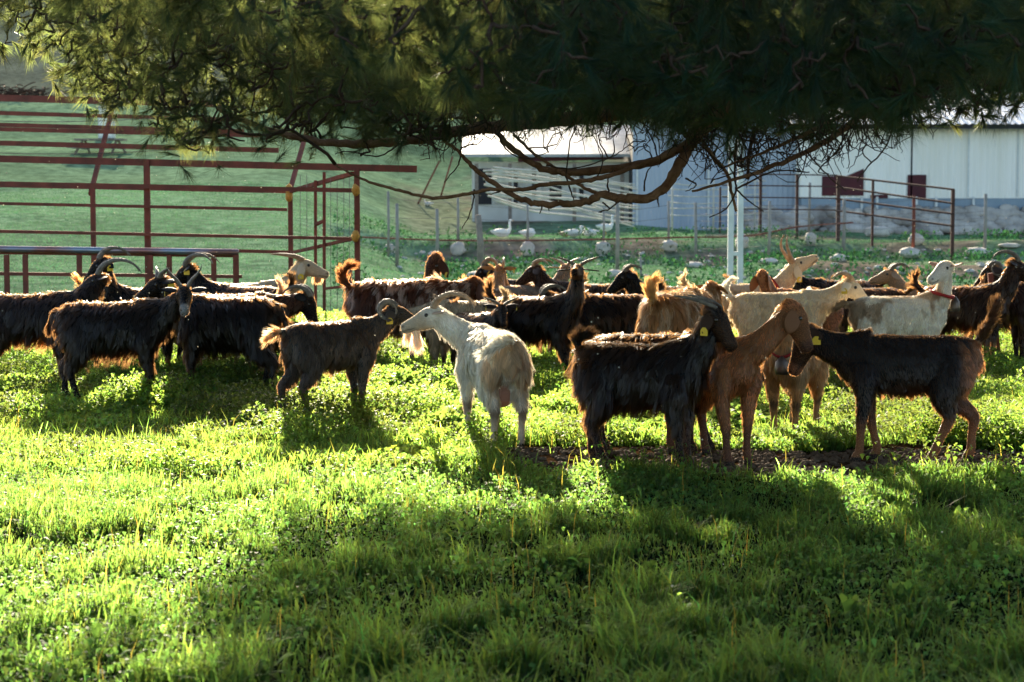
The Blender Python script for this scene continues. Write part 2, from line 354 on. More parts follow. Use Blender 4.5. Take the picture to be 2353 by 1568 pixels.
    blades(mb, x, y, z, .10+.12*rng.random(len(x)), .003+.002*rng.random(len(x)), .1+.5*rng.random(len(x)), gcol(len(x), (.02, .03, .012), .3, .1))
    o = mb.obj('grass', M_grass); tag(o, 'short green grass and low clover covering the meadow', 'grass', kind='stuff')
    # pasture beyond the pen
    mb = MB(); x, y = scatter(330000, 23, 62, 1.5); z = terrain(x, y); d = dirtmask(x, y, z); k = rng.random(len(x)) > d*1.05; x, y, z = x[k], y[k], z[k]
    wdt = .008+.014*rng.random(len(x)); c = gcol(len(x), (.085, .17, .092), .18, .10)*(.6+.8*fbm(x*.5, y*.5))[:, None]  # blades lightened with the ground, haze carried in their colour
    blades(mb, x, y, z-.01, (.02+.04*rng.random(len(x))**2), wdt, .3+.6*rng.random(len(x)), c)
    # dark low weeds along the banks
    x, y = scatter(70000, 28, 52, 1.5); z = terrain(x, y); k = (fbm(x*.9+11, y*.9) > .6) & (x/y > -.09); x, y, z = x[k], y[k], z[k]
    leaves(mb, np.stack([x, y, z+.22*rng.random(len(x))], 1), .06+.08*rng.random(len(x)), gcol(len(x), (.03, .085, .035), .3, .15))
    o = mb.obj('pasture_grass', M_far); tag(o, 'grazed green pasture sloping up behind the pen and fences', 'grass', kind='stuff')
build_grass()

# ------------------------------------------------------------------ goats
def bodyf(v): return np.asarray(v, float)
def direction(pitch, yaw): return np.array([math.cos(pitch)*math.cos(yaw), math.cos(pitch)*math.sin(yaw), math.sin(pitch)])
def skeleton(g):
    """chains in goat space: x forward, z up, ground z = 0, withers about 0.73 m"""
    ch = []; fat = g.get('fat', 1.0)
    xs = [-.415, -.395, -.345, -.25, -.12, .02, .15, .25, .325, .375, .39]
    zc = [.605, .60, .595, .582, .562, .555, .56, .573, .585, .593, .593]
    ww = [.03, .075, .115, .138, .158, .165, .15, .125, .10, .06, .03]; hh = [.04, .085, .12, .145, .163, .17, .17, .16, .135, .09, .05]
    ch.append(('torso', np.stack([xs, np.zeros(11), zc], 1), np.array(ww)*fat, np.array(hh)*(.5+.5*fat), (0, 1, 0)))
    ny, nel, nl = R(g.get('ny', 0)), R(g.get('nel', 50)), g.get('nl', .36)
    A = np.array([.22, 0, .60]); D = direction(nel, ny); B = A+D*nl
    mid = A+direction(nel*.75-.03, ny*.45)*nl*.5
    HP, HY = R(g.get('hp', -25)), R(g.get('hy', g.get('ny', 0)))
    F = direction(HP, HY); Lf = np.array([-math.sin(HY), math.cos(HY), 0]); U = np.cross(F, Lf)
    rl = R(g.get('roll', 0)); Lf, U = Lf*math.cos(rl)+U*math.sin(rl), U*math.cos(rl)-Lf*math.sin(rl)
    hs = g.get('hs', 1.0)
    nk = spline([A, mid, B], 7); sides = nrm(np.array([0, 1, 0])[None]*(1-np.linspace(0, 1, 7))[:, None]+Lf[None]*np.linspace(0, 1, 7)[:, None])
    ch.append(('neck', nk, np.array([.105, .092, .08, .07, .062, .056, .05])*g.get('nw', 1), np.array([.16, .14, .115, .098, .085, .074, .062])*g.get('nw', 1), sides))
    st = [(-.055, .020, .025, .0), (-.035, .042, .048, .002), (.0, .054, .064, .0), (.05, .055, .071, -.004), (.09, .047, .064, -.010), (.13, .039, .054, -.016), (.17, .034, .046, -.020), (.205, .034, .041, -.024), (.228, .030, .036, -.026), (.242, .016, .02, -.027)]
    HB = B-F*.01
    hp = np.array([HB+F*s*hs+U*dz*hs for s, w_, h_, dz in st])
    ch.append(('head', hp, np.array([q[1] for q in st])*hs, np.array([q[2] for q in st])*hs, Lf))
    lf = g.get('legs', [0, 0, 0, 0]); ll = g.get('leglift', 0)
    for k, sy in enumerate((1, -1)):     # front legs
        dx = lf[k]
        P = [(.235, sy*.085, .56), (.235, sy*.095, .46), (.225+dx*.2, sy*.09, .37), (.235+dx*.5, sy*.078, .25), (.235+dx*.75, sy*.074, .15), (.235+dx, sy*.072, .065), (.25+dx, sy*.072, .035), (.258+dx, sy*.072, .0)]
        ch.append(('foreleg', np.array(P), np.array([.05, .062, .044, .031, .021, .023, .025, .028]), np.array([.08, .08, .052, .034, .023, .026, .028, .034]), (0, 1, 0)))
    for k, sy in enumerate((1, -1)):
        dx = lf[k+2]
        P = [(-.25, sy*.07, .60), (-.255, sy*.095, .50), (-.235+dx*.2, sy*.10, .40), (-.30+dx*.45, sy*.09, .31), (-.352+dx*.7, sy*.085, .25), (-.335+dx*.85, sy*.083, .15), (-.325+dx, sy*.082, .065), (-.31+dx, sy*.082, .035), (-.302+dx, sy*.082, .0)]
        ch.append(('hindleg', np.array(P), np.array([.07, .075, .062, .038, .028, .021, .024, .026, .028]), np.array([.13, .125, .088, .05, .035, .024, .027, .029, .034]), (0, 1, 0)))
    T = {'up': [(-.39, 0, .665), (-.445, 0, .70), (-.475, 0, .76), (-.46, 0, .81)], 'curl': [(-.39, 0, .67), (-.44, 0, .72), (-.44, 0, .80), (-.39, 0, .83)],
         'down': [(-.385, 0, .66), (-.435, 0, .645), (-.462, 0, .58), (-.468, 0, .51)], 'out': [(-.385, 0, .66), (-.44, 0, .665), (-.50, 0, .65), (-.55, 0, .62)],
         'side': [(-.385, 0, .66), (-.44, .03, .69), (-.46, .11, .67), (-.46, .19, .62)], 'stub': [(-.39, 0, .665), (-.405, 0, .70), (-.385, 0, .735), (-.345, 0, .75)], 'high': [(-.39, 0, .67), (-.43, 0, .74), (-.47, 0, .83), (-.50, 0, .90)]}[g.get('tail', 'up')]
    T = spline(T, 6); ch.append(('tail', T, np.array([.034, .03, .026, .022, .016, .008]), np.array([.026, .022, .018, .015, .012, .006]), (0, 1, 0)))
    if g.get('udder'):
        ch.append(('udder', np.array([(-.20, 0, .40), (-.20, 0, .35), (-.20, 0, .29), (-.20, 0, .25)]), np.array([.05, .085, .085, .03]), np.array([.05, .08, .075, .03]), (0, 1, 0)))
    return ch, dict(B=HB, F=F, L=Lf, U=U, hs=hs, D=D, HP=math.degrees(HP))
PARTS = ['torso', 'neck', 'head', 'foreleg', 'hindleg', 'tail', 'udder']
TAN = (.42, .19, .065)
def col3(c): return np.array(c, float)
def paint(g, part, t, pos, hd):
    n = len(pos); base = col3(g['c']); C = np.repeat(base[None], n, 0)
    def mixin(mask, c): nonlocal C; m = np.clip(mask, 0, 1)[:, None]; C = C*(1-m)+col3(c)[None]*m
    z = pos[:, 2]; x = pos[:, 0]
    if 'patch' in g:
        pc, ps, pt = g['patch']; mixin(smooth(pt-.05, pt+.05, fbm(pos[:, 0]*ps+3, pos[:, 2]*ps+1+pos[:, 1]*ps)), pc)
    tor = part == 0
    if 'belly' in g: mixin(tor*smooth(.41, .36, z+.02*np.sin(x*40)), g['belly'])
    if 'neck' in g: mixin((part == 1)*smooth(.15, .4, t), g['neck']); mixin((part == 2)*1., g['neck'])
    if 'fore' in g: mixin((part <= 1)*smooth(.02, .22, x), g['fore'])
    if 'rump' in g: mixin(((part == 4)*smooth(.60, .2, t)*smooth(-.26, -.34, x-(.3-z)*.0)+tor*smooth(-.32, -.39, x)), g['rump'])
    if 'legs_c' in g: mixin(((part == 3)*smooth(.38, .55, t)+(part == 4)*smooth(.35, .6, t)), g['legs_c'])
    if 'legin' in g: mixin(((part >= 3) & (part <= 4))*smooth(.07, .02, np.abs(pos[:, 1])), g['legin'])
    if 'throat' in g: mixin((part == 1)*smooth(.35, .7, t), g['throat'])
    if 'tailc' in g: mixin((part == 5)*1., g['tailc'])
    if 'face' in g: mixin((part == 2)*smooth(.25, .45, t), g['face'])
    if 'muzzle' in g: mixin((part == 2)*smooth(.62, .75, t), g['muzzle'])
    if 'nose' in g: mixin((part == 2)*smooth(.90, .96, t), g['nose'])
    if 'hooves' not in g: mixin(((part == 3)*(z < .035)+(part == 4)*(z < .035))*1., (.04, .028, .02))
    if 'knee' in g: mixin(((part == 3) | (part == 4))*smooth(.06, .0, np.abs(z-.24))*.8, g['knee'])
    mixin((part == 6)*1., (.55, .28, .2))
    # mouth line and nostrils
    rel = pos-hd['B'][None]; sx = rel@hd['F']/hd['hs']; sz = rel@hd['U']/hd['hs']; sy = rel@hd['L']/hd['hs']
    mixin((part == 2)*(sx > .16)*smooth(.007, .002, np.abs(sz+.040))*.75, base*.15+.01)
    mixin((part == 2)*smooth(.012, .006, np.sqrt((sx-.226)**2+(sz+.012)**2+(np.abs(sy)-.018)**2*.6)), (.03, .015, .012))
    if 'blaze' in g: mixin((part == 2)*smooth(.016, .008, np.abs(sy))*(sz > 0), g['blaze'])
    return C
def horn_curve(kind, sgn, hd, L, spl):
    n = 15; t = np.linspace(0, 1, n); s = np.full(n, spl)
    if kind == 'scimitar': a = np.interp(t, [0, .3, 1], [100, 150, 240])
    elif kind == 'curl': a = 100+ t*400; s = spl+0*t
    elif kind == 'flat': a = np.interp(t, [0, .4, 1], [145, 170, 182]); s = spl+t*0
    elif kind == 'vee': a = np.interp(t, [0, 1], [85, 65]); s = np.interp(t, [0, .5, 1], [spl, spl+22, spl-5])
    elif kind == 'wide': a = np.interp(t, [0, 1], [100, 130]); s = np.interp(t, [0, .3, 1], [spl, 62, 70])
    elif kind == 'twist': a = np.interp(t, [0, .5, 1], [125, 115, 60]); s = np.interp(t, [0, .4, .8, 1], [spl, spl+10, spl-20, spl-30])
    else: a = np.interp(t, [0, 1], [105, 120])
    a = a-hd['HP']*.9
    a = np.radians(a); s = np.radians(s)*sgn
    d = np.stack([np.cos(a)*np.cos(s), np.sin(s), np.sin(a)*np.cos(s)], 1)*L/(n-1)
    p = np.cumsum(d, 0)-d[:1]+np.array([.0, sgn*.024, .050])
    P = hd['B']+(p[:, :1]*hd['F']+p[:, 1:2]*hd['L']+p[:, 2:]*hd['U'])*hd['hs']
    return P
def ear_geo(mb, g, hd, c1, sgn):
    L = g.get('el', .15); droop = R(g.get('ed', -35)); back = R(g.get('eb', 15)); W = g.get('ew', .036)
    t = np.linspace(0, 1, 8); dr = droop*(np.linspace(.5, 1.3, 8))
    d = np.stack([-np.sin(back)*np.cos(dr), sgn*np.cos(dr)*np.cos(back), np.sin(dr)], 1)*L/7
    p = np.cumsum(d, 0)-d[:1]+np.array([.0, sgn*.045, .022])
    if g.get('ew_world'):   # heavy ears hang straight down whatever the head does
        pass
    if g.get('ed', -35) < -55:
        dw = nrm((d[:, :1]*hd['F']+d[:, 1:2]*hd['L']+d[:, 2:]*hd['U'])/(L/7)*.35+hd['L']*sgn*.28+np.array([0, 0, -.8]))*L/7
        p0 = p[0]; P = hd['B']+(p0[0]*hd['F']+p0[1]*hd['L']+p0[2]*hd['U'])*hd['hs']+(np.cumsum(dw, 0)-dw[:1])*hd['hs']
    else: P = hd['B']+(p[:, :1]*hd['F']+p[:, 1:2]*hd['L']+p[:, 2:]*hd['U'])*hd['hs']
    prof = np.array([.45, .7, .95, 1.05, 1.05, .9, .6, .12])
    col = np.repeat(col3(c1)[None], 8*10+2, 0)
    loft(mb, P, prof*W*hd['hs'], np.full(8, .005), hd['F'], 10, col)
    return P
GOATS = []
def prep_goat(g):
    ch, hd = skeleton(g); mb = MB()
    for part, P, W, H, sd in ch:
        n = 16 if part in ('torso', 'neck', 'head') else 10
        k = len(P); m = (k-1)*3+1; Q = spline(P, m); ti = np.linspace(0, k-1, m); Wi = np.interp(ti, range(k), W); Hi = np.interp(ti, range(k), H)
        s2 = np.asarray(sd, float)
        if s2.ndim == 2: s2 = np.stack([np.interp(ti, range(k), s2[:, q]) for q in range(3)], 1)
        loft(mb, Q, Wi, Hi, s2, n)
    me = mb.mesh('body'); o = bpy.data.objects.new('body', me); COL.objects.link(o)
    md = o.modifiers.new('r', 'REMESH'); md.mode = 'VOXEL'; md.voxel_size = g.get('vox', .012); md.use_smooth_shade = True
    sm = o.modifiers.new('s', 'SMOOTH'); sm.factor = .5; sm.iterations = 3
    GOATS.append((g, ch, hd, o))
def finish_goat(g, ch, hd, o, dg):
    me = bpy.data.meshes.new_from_object(o.evaluated_get(dg)); bpy.data.objects.remove(o)
    nv = len(me.vertices); V = np.empty(nv*3, 'f'); me.vertices.foreach_get('co', V); V = V.reshape(-1, 3).astype(float)
    Nn = np.empty(nv*3, 'f'); me.vertices.foreach_get('normal', Nn); Nn = Nn.reshape(-1, 3).astype(float)
    sp, sr, sid, stt, sdir = [], [], [], [], []
    for part, P, W, H, sd in ch:
        k = len(P); m = (k-1)*3+1; Q = spline(P, m); tt = np.linspace(0, 1, m); r_ = np.interp(np.linspace(0, k-1, m), range(k), (W+H)/2)
        sp.append(Q); sr.append(r_); sid.append(np.full(m, PARTS.index(part))); stt.append(tt); sdir.append(nrm(np.gradient(Q, axis=0)))
    sp = np.concatenate(sp); sr = np.concatenate(sr); sid = np.concatenate(sid); stt = np.concatenate(stt); sdir = np.concatenate(sdir)
    def classify(Q):
        D = np.linalg.norm(Q[:, None]-sp[None], axis=2)-sr[None]; i = D.argmin(1); return sid[i], stt[i], sdir[i]
    part, t, dr = classify(V); C = paint(g, part, t, V, hd)
    # ears joined into the same body mesh
    me.calc_loop_triangles(); nt_ = len(me.loop_triangles); tri = np.empty(nt_*3, 'i'); me.loop_triangles.foreach_get('vertices', tri); tri = tri.reshape(-1, 3)
    mb = MB(); mb.add(V, tri, None, C*.8)
    ears = [ear_geo(mb, g, hd, g.get('earc', g.get('face', g['c'])), s_) for s_ in (1, -1)]
    loc = G(g['at'][0], g['at'][1]); s = g.get('s', 1.0); yaw = R(g['yaw'])
    # the pixel given is the middle of the four hooves
    root = empty('goat', loc, yaw, s, label=g['label'], cat='goat', group='goats of the herd')
    mb.obj('body', M_skin, root)
    bpy.data.meshes.remove(me)
    # coat
    shag = g.get('shag', 1.0); n = g.get('hair', 6000); wd = g.get('hw', .004)
    a_, b_, c_ = V[tri[:, 0]], V[tri[:, 1]], V[tri[:, 2]]; ar = np.linalg.norm(np.cross(b_-a_, c_-a_), axis=1)
    tp = part[tri[:, 0]]; dens = np.array([1.0, 1.1, 1.7, 1.1, 1.1, 3.2, .1])[tp]; pr = ar*dens; pr /= pr.sum()
    k = rng.choice(len(tri), n, p=pr); u = rng.random((n, 2)); u[u.sum(1) > 1] = 1-u[u.sum(1) > 1]
    P0 = a_[k]+(b_[k]-a_[k])*u[:, :1]+(c_[k]-a_[k])*u[:, 1:]; nn = nrm(np.cross(b_-a_, c_-a_))[k]; nv_ = nrm(Nn[tri[k, 0]])
    nn = np.where((nn*nv_).sum(1, keepdims=True) < 0, -nn, nn)
    part, t, dr = classify(P0); Cc = paint(g, part, t, P0, hd)
    z = P0[:, 2]; flow = np.zeros((n, 3)); L = np.zeros(n)
    q = part == 0; flow[q] = [-.35, 0, -1]; flow[q, 1] += np.sign(P0[q, 1])*.35*(nn[q, 2] > .3); L[q] = .088+.055*smooth(.50, .38, z[q])
    q = part == 1; flow[q] = -dr[q]*.75+[0, 0, -.75]; L[q] = .065+.02*(t[q] < .4)
    q = part == 2; flow[q] = -dr[q]+[0, 0, -.2]; L[q] = (.020+.022*(t[q] < .3))/max(shag, .5)**.6
    q = part == 3; flow[q] = [-.15, 0, -1]; L[q] = np.interp(t[q], [0, .25, .45, .55, 1], [.09, .085, .05, .018, .014])
    q = part == 4; flow[q] = [-.3, 0, -1]; L[q] = np.interp(t[q], [0, .3, .5, .6, 1], [.10, .105, .06, .018, .014])
    q = part == 5; flow[q] = dr[q]+rng.normal(0, .35, (q.sum(), 3)); L[q] = .10*(1 if shag > .5 else .75)/max(shag, .3)
    q = part == 6; flow[q] = [0, 0, -1]; L[q] = .01
    L = L*np.where(part == 2, min(shag, 1.2), shag)*(.65+.6*rng.random(n))
    dress = fbm(P0[:, 0]*22+P0[:, 1]*9, P0[:, 2]*5+P0[:, 1]*22, 2)
    d = nrm(flow); d = d-nn*(d*nn).sum(1, keepdims=True)*.85; d = nrm(d+nn*(.16+.14*rng.random((n, 1)))+rng.normal(0, .10, (n, 3))+np.stack([(dress-.5)*.9, 0*dress, 0*dress], 1)*(part[:, None] < 2))
    gv = np.array([0, 0, -1.]); g2 = np.where(part[:, None] == 5, d, gv)
    P1 = P0+d*(L*.5)[:, None]; P2 = P1+nrm(d*.7+g2*.5)*(L*.5)[:, None]; P0 = P0-nn*.004
    nl = max(60, n//20); si = rng.choice(n, nl, replace=False); own = np.empty(n, int)
    for q0 in range(0, n, 2000): own[q0:q0+2000] = ((P0[q0:q0+2000, None]-P0[si][None])**2).sum(2).argmin(1)
    lk = (L > .035)[:, None]*.66*(part != 2)[:, None]; tipS = P2[si]+rng.normal(0, 1, (nl, 3))*(L[si]*.16)[:, None]
    P2 = P2*(1-lk)+(tipS[own]+(P0-P0[si][own])*.25)*lk; P1 = P1*(1-lk*.45)+((P0+tipS[own]+(P0-P0[si][own])*.5)/2+nn*.004)*lk*.45
    lka = .11 if max(g['c']) > .4 else .32; lockv = (1+lka*rng.normal(size=nl)).clip(.35, 1.9)[own][:, None]
    s_ = nrm(np.cross(d, nrm(nn+rng.normal(0, .22, (n, 3)))))*(wd*.75*np.where((part == 2) | (L < .03), .7, 1))[:, None]
    Vh = np.stack([P0-s_, P0+s_, P1-s_*.8, P1+s_*.8, P2], 1).reshape(-1, 3); kk = np.arange(n)[:, None]*5
    var = (1+g.get('streak', .25 if max(g['c']) < .4 else .12)*rng.normal(size=(n, 1))).clip(.3, 2.2)*((.65+.7*dress[:, None]) if max(g['c']) < .4 else (.88+.24*dress[:, None]))*lockv; Cc = Cc*var
    if 'strand2' in g:
        c2, amt = g['strand2']; m_ = ((smooth(.38, .62, dress)*amt*2 > rng.random(n)) & (part <= 1) & (z > .42)); Cc[m_] = col3(c2)*(.7+.6*rng.random((m_.sum(), 1)))
    hb = MB(); hb.add(Vh, np.concatenate([kk+[2, 3, 4], kk+[0, 1, 3], kk+[3, 2, 0]]), None, np.repeat(Cc[:, None], 5, 1).reshape(-1, 3)); hb.obj('coat', M_hair_pale if max(g['c']) > .45 else M_hair, root)
    # horns
    if g.get('horn'):
        kind, HL, spl = g['horn'][:3]; hm = g['horn'][3] if len(g['horn']) > 3 else M_horn
        for sg in (1, -1):
            P = horn_curve(kind, sg, hd, HL, spl); h = MB(); m = len(P)*3; Pi = spline(P, m); tt = np.linspace(0, 1, m)
            rr = g.get('hr', .019)*(1-tt)**.75*(1+.06*np.sin(tt*90))+.002
            loft(h, Pi, rr*.75, rr*1.15, hd['L'], 10); h.obj('horn', hm, root)
    for sg in (1, -1):
        e = MB(); c = hd['B']+(hd['F']*.055+hd['L']*sg*.046+hd['U']*.020)*hd['hs']
        rock(e, c, .0135*hd['hs'], .0135*hd['hs'], .0135*hd['hs'], 1, 10, 8); e.v[-1] = c+nrm(e.v[-1]-c)*.0135*hd['hs']; e.obj('eye', M_eye, root)
    if g.get('tag'):
        for i in g['tag']:
            E_ = ears[i][5]; side = 1 if i == 0 else -1; tb = MB(); off = hd['U']*.004+hd['L']*side*.012
            w1, w2, hh_, th = .015, .024, .048, .003; up = nrm(hd['U']*.0+np.array([0, 0, 1.])); f_ = nrm(np.cross(up, hd['L']*side)); o_ = nrm(hd['L']*side)
            c0 = E_+o_*.008; V_ = []
            for q in (0, 1):
                for (a1, b1) in ((-w2, -hh_), (w2, -hh_), (w2, -.016), (w1*.6, 0), (-w1*.6, 0), (-w2, -.016)): V_.append(c0+f_*a1+up*b1+o_*th*q)
            tb.add(V_, None, None); tb.f4.append(np.array([[0, 1, 2, 5], [2, 3, 4, 5], [7, 6, 11, 8], [9, 8, 11, 10]])); tb.f4.append(np.array([[a1, (a1+1) % 6, (a1+1) % 6+6, a1+6] for a1 in range(6)]))
            tb.obj('ear_tag', M_tagm, root, True)
    if g.get('beard'):
        nb = 450; c = hd['B']+(hd['F']*.155-hd['U']*.062)*hd['hs']; bl = g['beard']
        p = c+rng.normal(0, 1, (nb, 3))*np.array([.016, .010, .004]); dd = nrm(np.array([0, 0, -1.])+rng.normal(0, .13, (nb, 3))-hd['F']*.12)
        LL = bl*(.6+.5*rng.random(nb))[:, None]; s_ = nrm(np.cross(dd, rng.normal(size=(nb, 3))))*.002
        Vb = np.stack([p-s_, p+s_, p+dd*LL*.6-s_*.8, p+dd*LL*.6+s_*.8, p+dd*LL+rng.normal(0, .006, (nb, 3))], 1).reshape(-1, 3); kk = np.arange(nb)[:, None]*5
        bb = MB(); bb.add(Vb, np.concatenate([kk+[2, 3, 4], kk+[0, 1, 3], kk+[3, 2, 0]]), None, np.repeat((col3(g.get('beardc', g['c']))*(.7+.5*rng.random((nb, 1))))[:, None], 5, 1).reshape(-1, 3)); bb.obj('beard', M_hair, root)
    if g.get('collar'):
        ct = g['collar']; nk = [c for c in ch if c[0] == 'neck'][0]; kf = ct*6; i = int(kf); f = kf-i; c = nk[1][i]*(1-f)+nk[1][i+1]*f
        T = nrm(nk[1][min(i+1, 6)]-nk[1][i]); sd = nk[4][i]; U_ = nrm(np.cross(T, sd)); sd = np.cross(U_, T); W_ = (nk[2][i]*(1-f)+nk[2][i+1]*f)+.020; H_ = (nk[3][i]*(1-f)+nk[3][i+1]*f)+.020
        a = np.linspace(0, 2*math.pi, 33); ring = c+sd*(W_*np.cos(a))[:, None]+U_*(H_*np.sin(a))[:, None]
        cb = MB(); V_ = np.concatenate([ring-T*.013, ring+T*.013, (ring-c)*1.05+c+T*.013, (ring-c)*1.05+c-T*.013]); m = 33
        f4 = [[k1*m+j, k1*m+j+1, ((k1+1) % 4)*m+j+1, ((k1+1) % 4)*m+j] for k1 in range(4) for j in range(32)]
        cb.add(V_, None, f4); cb.obj('collar', M_red, root)
        if g.get('bell'):
            lo = ring[np.argmin(ring[:, 2]-ring[:, 0]*.25)]; b = MB(); bs = g['bell']; P = lo+np.array([[0, 0, .012], [0, 0, -.004], [0, 0, -.02], [0, 0, -.06], [0, 0, -.085]])*bs+np.array([.012, 0, -.01]); loft(b, P, np.array([.008, .022, .036, .040, .034])*bs, np.array([.006, .017, .028, .032, .028])*bs, (0, 1, 0), 14); b.obj('bell', M_bell, root)
    return root

BLK = (.006, .005, .005); DKB = (.020, .009, .005); REDB = (.11, .040, .018); BRN = (.30, .13, .050); WHT = (.95, .92, .84); CRM = (.62, .46, .28); GREY = (.06, .055, .050); BLOND = (.55, .33, .13); ORG = (.30, .12, .035)
def g_(**k): prep_goat(k)
# right hand group, nearest
g_(at=(1474, 1072), yaw=-24, label='shaggy black goat facing right at the front of the right group, yellow ear tag', c=BLK, belly=(.16, .06, .02), legin=(.22, .08, .02), hair=30000, hw=.0032, vox=.008, shag=1.0, fat=.9, nel=52, nl=.37, ny=-6, hp=-47, hy=-14, horn=('flat', .28, 10), hr=.014, ed=-80, eb=5, el=.13, tag=[1], tail='stub', beard=.07, beardc=(.2, .07, .02), s=1.0, legs=[.02, .03, -.02, .10], legs_c=DKB, face=(.05, .025, .014))
g_(at=(1500, 1036), yaw=-8, label='dark brown goat almost hidden behind the front shaggy black goat, back and tail showing', c=DKB, hair=12000, hw=.004, nel=5, nl=.34, hp=-55, hy=20, horn=None, tail='down', s=1.0, legs=[.10, .0, 0, 0])
g_(at=(1642, 1058), yaw=-66, label='smooth brown goat with big hanging ears, head bowed to the black and tan goat', c=BRN, legs_c=(.13, .055, .028), earc=(.20, .085, .035), face=(.20, .085, .035), muzzle=(.11, .05, .03), nose=(.04, .02, .015), hair=20000, hw=.0035, vox=.008, shag=.42, nel=40, nl=.42, nw=.82, ny=48, hp=-60, hy=62, hs=1.02, ed=-78, el=.145, ew=.048, eb=5, tail='down', fat=.85, s=1.04, legs=[0, .03, .06, -.06], belly=ORG)
g_(at=(1822, 1000), yaw=-112, label='tan goat facing the camera with a red collar and a round bell', c=(.60, .34, .14), legs_c=(.48, .26, .10), knee=(.05, .03, .02), hair=18000, hw=.0035, vox=.009, shag=.8, nel=48, nl=.34, ny=10, hp=-20, hy=35, ed=-60, collar=.38, bell=1.25, tail='down', s=.98, patch=(CRM, 3, .58))
g_(at=(2078, 1062), yaw=173, label='short haired black goat with tan rump and legs facing left in the front row', c=(.016, .012, .010), belly=(.30, .13, .05), rump=(.30, .14, .06), legs_c=(.26, .11, .045), legin=(.22, .09, .03), hair=26000, hw=.0032, vox=.008, shag=.40, fat=.88, nel=17, nl=.34, hp=-62, ny=-3, hy=-6, ed=-55, el=.13, eb=25, horn=None, tail='high', tailc=(.05, .025, .015), tag=[1, 0], face=(.05, .025, .013), muzzle=(.22, .10, .05), s=1.06, legs=[.02, -.09, .17, -.05])
# the greeting pair
g_(at=(765, 962), yaw=36, label='dark grey buck with curled horns and pale tail, touching noses with the white goat', c=GREY, legs_c=(.10, .075, .055), belly=(.16, .12, .07), strand2=((.16, .13, .10), .22), hair=22000, hw=.0035, vox=.008, shag=.62, nel=30, nl=.34, ny=-14, hp=-18, hy=-30, horn=('curl', .44, 10), hr=.021, ed=-40, tag=[1], tail='out', tailc=(.6, .5, .34), beard=.15, beardc=WHT, face=(.075, .06, .045), s=.93, legs=[.0, -.04, -.05, .07])
g_(at=(1128, 1018), yaw=109, label='bearded white goat with long curved horns, its rump to the camera, facing the grey buck', c=WHT, rump=(.72, .56, .38), legs_c=(.72, .60, .46), hair=26000, hw=.0032, vox=.008, shag=.8, nel=31, nl=.38, ny=50, hp=-16, hy=70, horn=('scimitar', .36, 14, M_horn_l), ed=-5, el=.13, eb=28, earc=(.6, .42, .30), tail='side', beard=.15, face=(.70, .60, .46), nose=(.55, .3, .22), s=1.0, udder=True, legs=[.04, -.04, .02, -.03], knee=(.3, .2, .13))
# left group
g_(at=(75, 888), yaw=4, label='black goat with blond tail and fringe at the left edge, looking back over its side', c=(.022, .014, .012), belly=BLOND, rump=BLOND, legs_c=(.30, .15, .06), legin=BLOND, tailc=(.8, .55, .26), hair=13000, hw=.0045, nel=36, nl=.38, ny=10, hp=-22, hy=190, hs=1.0, horn=('scimitar', .44, 16), tail='up', s=1.05, ed=-5, face=(.05, .035, .03), muzzle=(.12, .09, .08))
g_(at=(265, 922), yaw=3, label='shaggy black goat with vee shaped horns staring at the camera, left group', c=BLK, hair=18000, hw=.0042, nel=30, nl=.38, ny=-22, hp=-28, hy=-84, horn=('vee', .20, 22), muzzle=(.30, .30, .30), ed=5, el=.12, eb=0, tail='down', tag=[1], s=1.04, legs=[0, .05, -.05, .05])
g_(at=(515, 905), yaw=176, label='shaggy black goat side on, right of the vee horned one in the left group', c=BLK, hair=18000, hw=.0042, nel=42, nl=.33, ny=14, hp=-25, hy=30, horn=('wide', .18, 25), ed=-12, eb=20, el=.14, tag=[0], tail='down', s=1.04, shag=1.15, legs=[.0, .06, -.05, .03])
g_(at=(535, 884), yaw=2, label='black goat with lowered head and russet throat looking right behind the second shaggy black goat', c=(.03, .016, .010), belly=(.3, .13, .05), legs_c=(.3, .15, .07), throat=(.10, .04, .018), hair=11000, hw=.0045, nel=12, nl=.38, hp=-64, hy=-12, horn=('scimitar', .27, 15), ed=-20, tail='down', s=1.02, face=(.015, .012, .012))
g_(at=(340, 858), yaw=215, label='black goat with high curved horns and pale tag, directly behind the vee horned goat', c=BLK, hair=8000, hw=.005, nel=62, nl=.38, ny=0, hp=-42, hy=-18, horn=('scimitar', .33, 12), ed=-40, tag=[0], s=1.05)
g_(at=(560, 852), yaw=158, label='black goat with sweeping horns facing left, below the right end of the pen barrier', c=BLK, hair=8000, hw=.005, nel=40, nl=.38, ny=10, hp=-40, hy=16, horn=('scimitar', .36, 14), ed=-15, tag=[0], s=1.04)
g_(at=(560, 845), yaw=8, label='cream goat with raised head and swept back horns looking right before the pen post', c=(.66, .55, .38), hair=10000, hw=.0045, shag=.55, nel=42, nl=.40, ny=0, hp=-14, hy=-6, horn=('flat', .30, 18, M_horn_l), ed=-68, el=.13, tag=[1], beard=.06, s=1.05, face=(.70, .58, .42))
g_(at=(300, 850), yaw=5, label='reddish black goat with a blond upright tail behind the left group', c=(.035, .016, .012), tailc=(.8, .55, .26), hair=7000, hw=.005, nel=15, nl=.34, hp=-60, tail='high', s=.95, horn=('wide', .2, 20))
g_(at=(330, 876), yaw=10, label='low dark goat, only its back showing, behind the back of the vee horned goat', c=BLK, legs_c=ORG, hair=6000, hw=.005, nel=10, nl=.3, hp=-60, s=.88)
g_(at=(520, 872), yaw=182, label='grey and white long haired goat, back only, behind the second shaggy black goat', c=(.45, .40, .33), strand2=((.1, .08, .07), .25), hair=8000, hw=.005, nel=15, nl=.33, hp=-50, s=.99, legs_c=(.4, .25, .12))
